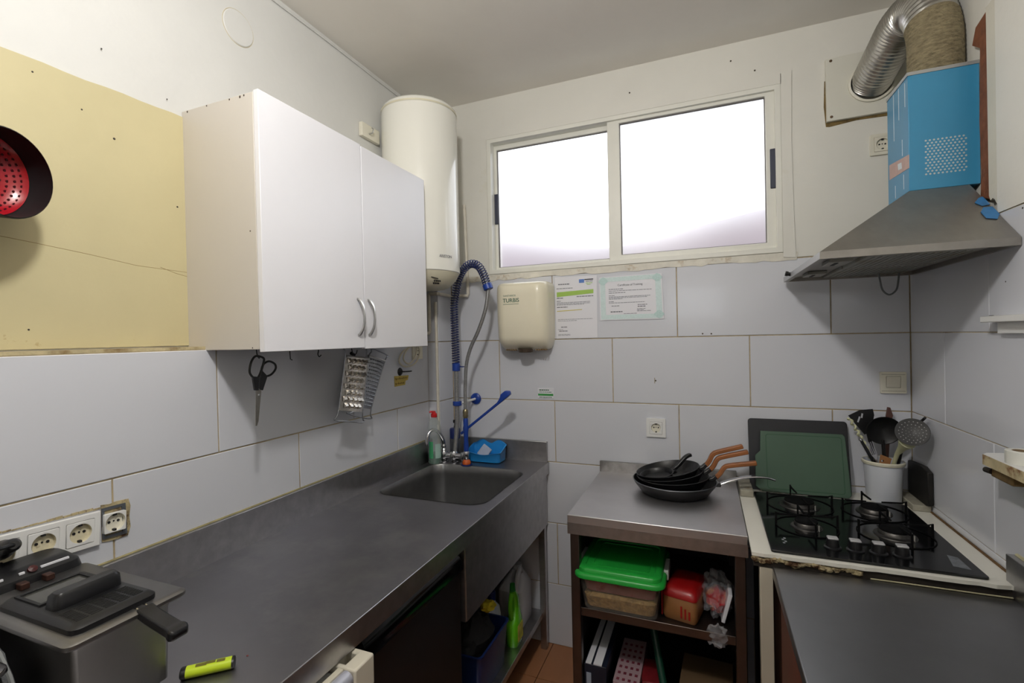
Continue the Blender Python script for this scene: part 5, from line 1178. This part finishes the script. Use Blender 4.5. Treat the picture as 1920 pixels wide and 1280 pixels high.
for k, (x, z) in enumerate(edge):
    wv = 0.003*math.sin(k*1.9)
    rg0.append([(x, 0.392+wv, z), (x+0.003, 0.3955+wv, z), (x-0.004, 0.3985, z), (x-0.03, 0.3965, z+0.002), (-1.19, 0.3975-wv, z+0.002), (-1.19, 0.389, z), (x-0.03, 0.388, z), (x-0.006, 0.388+wv, z)])
MB().loft(rg0).build('fold', mat('grey_cloth', s(92, 94, 96), 0.9, var=0.15, scale=60, bump=0.4, bscale=300), tw_)
MB().tube([(x+0.001, 0.3935, z) for x, z in edge], 0.0035, 6).build('hem', mat('pale_hem', s(130, 132, 132), 0.9), tw_)
MB().prism([(-1.012, CT+0.004), (-1.014, 0.95), (-1.03, 0.985), (-1.06, 0.99), (-1.05, CT+0.004)], 0.3975, 0.4005, 'y').build('stripe', mat('maroon_cloth', s(60, 14, 14), 0.9), tw_)

# highlighter lying on the counter
hl = thing('highlighter', 'fluorescent yellow highlighter pen lying on the left counter', 'pen', (-0.872, 0.622, CT))
Mx = Matrix.Translation((-0.870, 0.609, CT+0.0105)) @ Matrix.Rotation(math.atan2(0.056, 0.062), 4, 'Z')
M_NEON = mat('neon_yellow', s(190, 214, 40), 0.35, var=0.05, scale=30)
def el(x, a, b_): return [(x, a*math.cos(2*PI*k/20), b_*math.sin(2*PI*k/20)) for k in range(20)]
MB(Mx).loft([el(-0.037, 0.012, 0.010), el(0.037, 0.0125, 0.0103)]).build('barrel', M_NEON, hl)
MB(Mx).loft([el(-0.046, 0.0105, 0.0088), el(-0.044, 0.0122, 0.0102), el(-0.037, 0.0122, 0.0102)]).build('end_plug', M_BLACK, hl)
MB(Mx).loft([el(0.037, 0.0127, 0.0104), el(0.0405, 0.0125, 0.0102), el(0.0415, 0.010, 0.009)]).build('end_plug', M_BLACK, hl)
pr_ = MB(Mx)
for xa, xb, a in ((-0.022, -0.004, 1.75), (-0.006, 0.010, 1.6), (0.012, 0.026, 1.7)):
    rgx = []
    for x in (xa, xb): rgx.append([(x, 0.0127*math.cos(a+q), 0.0106*math.sin(a+q)) for q in (-0.30, -0.15, 0, 0.15, 0.30)])
    pr_.loft(rgx, False, False, closed=False)
pr_.build('brown_print', mat('olive_print', s(96, 92, 24), 0.5), hl)
ml = lump((-0.845, 0.668, CT+0.001), (0.0022, 0.0022, 0.001), 1, 0.1, 1)
tag(ml.build('crumb', mat('red_crumb', s(120, 50, 50), 0.6)), 'tiny red crumb on the counter beside the highlighter', 'crumb')

# ------------------------------------------------------------------ red and black fixture at the left border
fx = thing('red_lamp_hood', 'black round hood with red perforated inside at the left border', 'lamp', (LXU+0.004, 0.47, 1.85))
ax = Vector((0.93, 0.33, -0.04)).normalized(); oc = Vector((-1.235, 0.4965, 1.852))
MB().lathe([(0.0855, 0.0), (0.0865, -0.004), (0.084, -0.03), (0.083, -0.092), (0.06, -0.104), (0, -0.106)], oc, 48, ax).build('housing', M_BLACK, fx)
MB().lathe([(0.0855, 0.0), (0.0835, 0.0012), (0.0845, -0.001), (0.080, -0.060), (0.078, -0.064)], oc, 48, ax).build('inner_sleeve', M_BLACK_M, fx)
M_REDL = mat('red_lens', s(150, 14, 28), 0.25, var=0.03, coat=0.4)
MB().lathe([(0.0795, -0.046), (0.07, -0.059), (0.05, -0.069), (0.025, -0.075), (0, -0.077)], oc, 48, ax).build('red_dome', M_REDL, fx)
u = ax.orthogonal().normalized(); w = ax.cross(u); dt = MB()
for r_, h_ in ((0.011, -0.0763), (0.022, -0.0753), (0.033, -0.0733), (0.044, -0.0705), (0.055, -0.0667), (0.065, -0.0615), (0.073, -0.055)):
    n_ = int(r_/0.0017)
    for k in range(n_):
        a = 2*PI*k/n_+r_*40; q = oc+(u*math.cos(a)+w*math.sin(a))*r_+ax*(h_-0.0004)
        dt.cyl(q, q+ax*0.0014, 0.0027, n=8)
dt.build('perforation', mat('maroon_hole', s(60, 4, 14), 0.5), fx, stuff=True)
MB().tube([oc-ax*0.10, (LXU+0.02, 0.448, 1.862), (LXU+0.0045, 0.446, 1.862)], [0.03, 0.026, 0.034], 20).build('wall_mount', M_BLACK, fx)

# ------------------------------------------------------------------ appliances and bottles under the sink counter
fg = thing('black_fridge', 'black under-counter fridge below the steel sink counter', 'fridge', (-1.0, 1.12, 0))
MB().box(-1.27, -0.775, 0.885, 1.355, 0.02, 0.835).build('body', M_BLACK_M, fg, bevel=0.004)
dr = MB().box(-0.773, -0.745, 0.885, 1.355, 0.03, 0.775).build('door', mat('fridge_black', s(12, 12, 14), 0.45), fg, bevel=0.004)
pf_ = [(-0.775, 0.835), (-0.760, 0.830), (-0.748, 0.818), (-0.738, 0.798), (-0.733, 0.775), (-0.742, 0.770), (-0.775, 0.772)]
MB().prism([(x, z) for x, z in pf_], 0.885, 1.355, 'y').build('top_grip', M_GLASS_BLACK, dr, smooth=60)
for x in (-1.2, -0.82):
    for y in (0.93, 1.31): MB().cyl((x, y, 0), (x, y, 0.021), 0.015, n=12).build('foot', M_BLACK, fg)
wm = thing('white_freezer', 'white under-counter appliance with a beige door corner', 'freezer', (-1.0, 0.55, 0))
MB().box(-1.27, -0.757, 0.27, 0.842, 0.02, 0.832).build('body', M_WHITE, wm, bevel=0.004)
wd = MB().box(-0.747, -0.694, 0.27, 0.774, 0.06, 0.826).build('door', M_WHITE, wm, bevel=0.006)
MB().box(-0.716, -0.702, 0.27, 0.774, 0.824, 0.840).build('top_strip', mat('beige_strip', s(196, 190, 172), 0.4), wd, bevel=0.002)
MB().tube([(-0.694, 0.27, 0.822), (-0.694, 0.774, 0.822)], 0.016, 16).build('silver_edge', mat('silver_plastic', s(176, 178, 190), 0.3, 0.3), wd)
cp_ = MB().holed([(-0.747, 0.775), (-0.674, 0.775), (-0.674, 0.836), (-0.747, 0.836)], [[(-0.740, 0.786), (-0.708, 0.786), (-0.708, 0.822), (-0.740, 0.822)]], 0.775, 0.841, 'z').build('corner_cap', mat('beige_plastic', s(200, 194, 178), 0.4), wd, bevel=0.004)
MB().box(-0.745, -0.678, 0.777, 0.832, 0.06, 0.775).build('door_edge', M_WHITE, wd, bevel=0.003)
for x in (-1.2, -0.82):
    for y in (0.32, 0.82): MB().cyl((x, y, 0), (x, y, 0.021), 0.015, n=12).build('foot', M_BLACK, wm)
S2 = 0.1755
gbt = thing('green_cleaner_bottle', 'bright green cleaner bottle with handle under the sink', 'bottle', (-0.80, 1.935, S2))
def orr(cx, cy, w, d, r, z): return [(x, y, z) for x, y in rrect(cx, cy, w, d, r, 3)]
M_GRB = mat('green_cleaner', s(96, 186, 30), 0.25, coat=0.4, var=0.03)
MB().loft([orr(-0.80, 1.935, 0.05, 0.085, 0.02, S2), orr(-0.80, 1.935, 0.055, 0.09, 0.022, S2+0.01), orr(-0.80, 1.935, 0.055, 0.09, 0.022, S2+0.10), orr(-0.80, 1.943, 0.045, 0.068, 0.018, S2+0.12), orr(-0.80, 1.953, 0.035, 0.042, 0.014, S2+0.15), orr(-0.80, 1.945, 0.034, 0.040, 0.014, S2+0.20), orr(-0.80, 1.925, 0.026, 0.030, 0.012, S2+0.232)]).build('body', M_GRB, gbt, smooth=50)
MB().tube(smooth_path([(-0.80, 1.915, S2+0.225), (-0.80, 1.898, S2+0.19), (-0.80, 1.898, S2+0.15), (-0.80, 1.91, S2+0.115)], 5), 0.010, 10).build('handle', M_GRB, gbt)
MB().cyl((-0.80, 1.925, S2+0.230), (-0.80, 1.925, S2+0.262), 0.013, 0.011, 14).build('cap', mat('green_cap', s(30, 110, 40), 0.4), gbt)
MB().box(-0.7720, -0.7705, 1.905, 1.965, S2+0.02, S2+0.09).build('label', mat('yellow_green_label', s(200, 196, 70), 0.5, var=0.4, scale=30), gbt, smooth=0)
jg = thing('white_jug', 'big white plastic canister with handle under the sink', 'canister', (-0.86, 2.09, S2))
M_JUG = mat('milky_plastic', s(206, 206, 212), 0.4, var=0.02)
MB().loft([orr(-0.86, 2.10, 0.12, 0.15, 0.025, S2), orr(-0.86, 2.10, 0.125, 0.155, 0.03, S2+0.01), orr(-0.86, 2.10, 0.125, 0.155, 0.03, S2+0.165), orr(-0.86, 2.12, 0.10, 0.09, 0.03, S2+0.195), orr(-0.86, 2.135, 0.05, 0.05, 0.02, S2+0.225)]).build('body', M_JUG, jg, smooth=50)
MB().tube(smooth_path([(-0.84, 2.13, S2+0.215), (-0.83, 2.09, S2+0.245), (-0.825, 2.05, S2+0.235), (-0.825, 2.032, S2+0.20), (-0.83, 2.035, S2+0.155)], 6), 0.012, 10).build('handle', M_JUG, jg)
MB().cyl((-0.86, 2.135, S2+0.222), (-0.86, 2.135, S2+0.25), 0.022, n=16).build('cap', M_JUG, jg)
bt = thing('white_bottle', 'white bottle with blue cap beside the green cleaner', 'bottle', (-0.87, 1.86, S2))
MB().lathe([(0, 0), (0.034, 0), (0.037, 0.006), (0.037, 0.15), (0.032, 0.185), (0.015, 0.205), (0.014, 0.22)], (-0.87, 1.86, S2), 24).build('body', mat('pale_bottle', s(200, 208, 214), 0.3), bt)
MB().lathe([(0.017, 0.215), (0.017, 0.245), (0.014, 0.25), (0, 0.25)], (-0.87, 1.86, S2), 18).build('cap', M_DKBLUE, bt)
MB().lathe([(0.0375, 0.03), (0.0375, 0.09)], (-0.87, 1.86, S2), 24).build('label', mat('red_label', s(176, 90, 90), 0.5, var=0.3, scale=40), bt)
bn = thing('blue_bin', 'dark blue plastic basket under the sink', 'basket', (-0.86, 1.67, S2))
ib = [orr(-0.865, 1.68, 0.15, 0.24, 0.015, S2), orr(-0.865, 1.68, 0.18, 0.27, 0.018, S2+0.17), orr(-0.865, 1.68, 0.19, 0.28, 0.02, S2+0.172), orr(-0.865, 1.68, 0.19, 0.28, 0.02, S2+0.178), orr(-0.865, 1.68, 0.174, 0.264, 0.016, S2+0.178), orr(-0.865, 1.68, 0.145, 0.235, 0.013, S2+0.004)]
MB().loft(ib).build('body', mat('navy_plastic', s(16, 36, 84), 0.4), bn)
tag(lump((-0.865, 1.68, S2+0.155), (0.065, 0.105, 0.085), 31, 0.15).build('black_rag', mat('black_rag', s(26, 26, 28), 0.8, bump=0.4)), 'black crumpled bag filling the dark blue basket', 'bag')
tag(lump((-0.83, 1.735, S2+0.262), (0.03, 0.03, 0.018), 33, 0.2).build('yellow_cloth', mat('yellow_cloth', s(200, 180, 40), 0.9)), 'yellow cloth on top of the black bag under the sink', 'cloth')
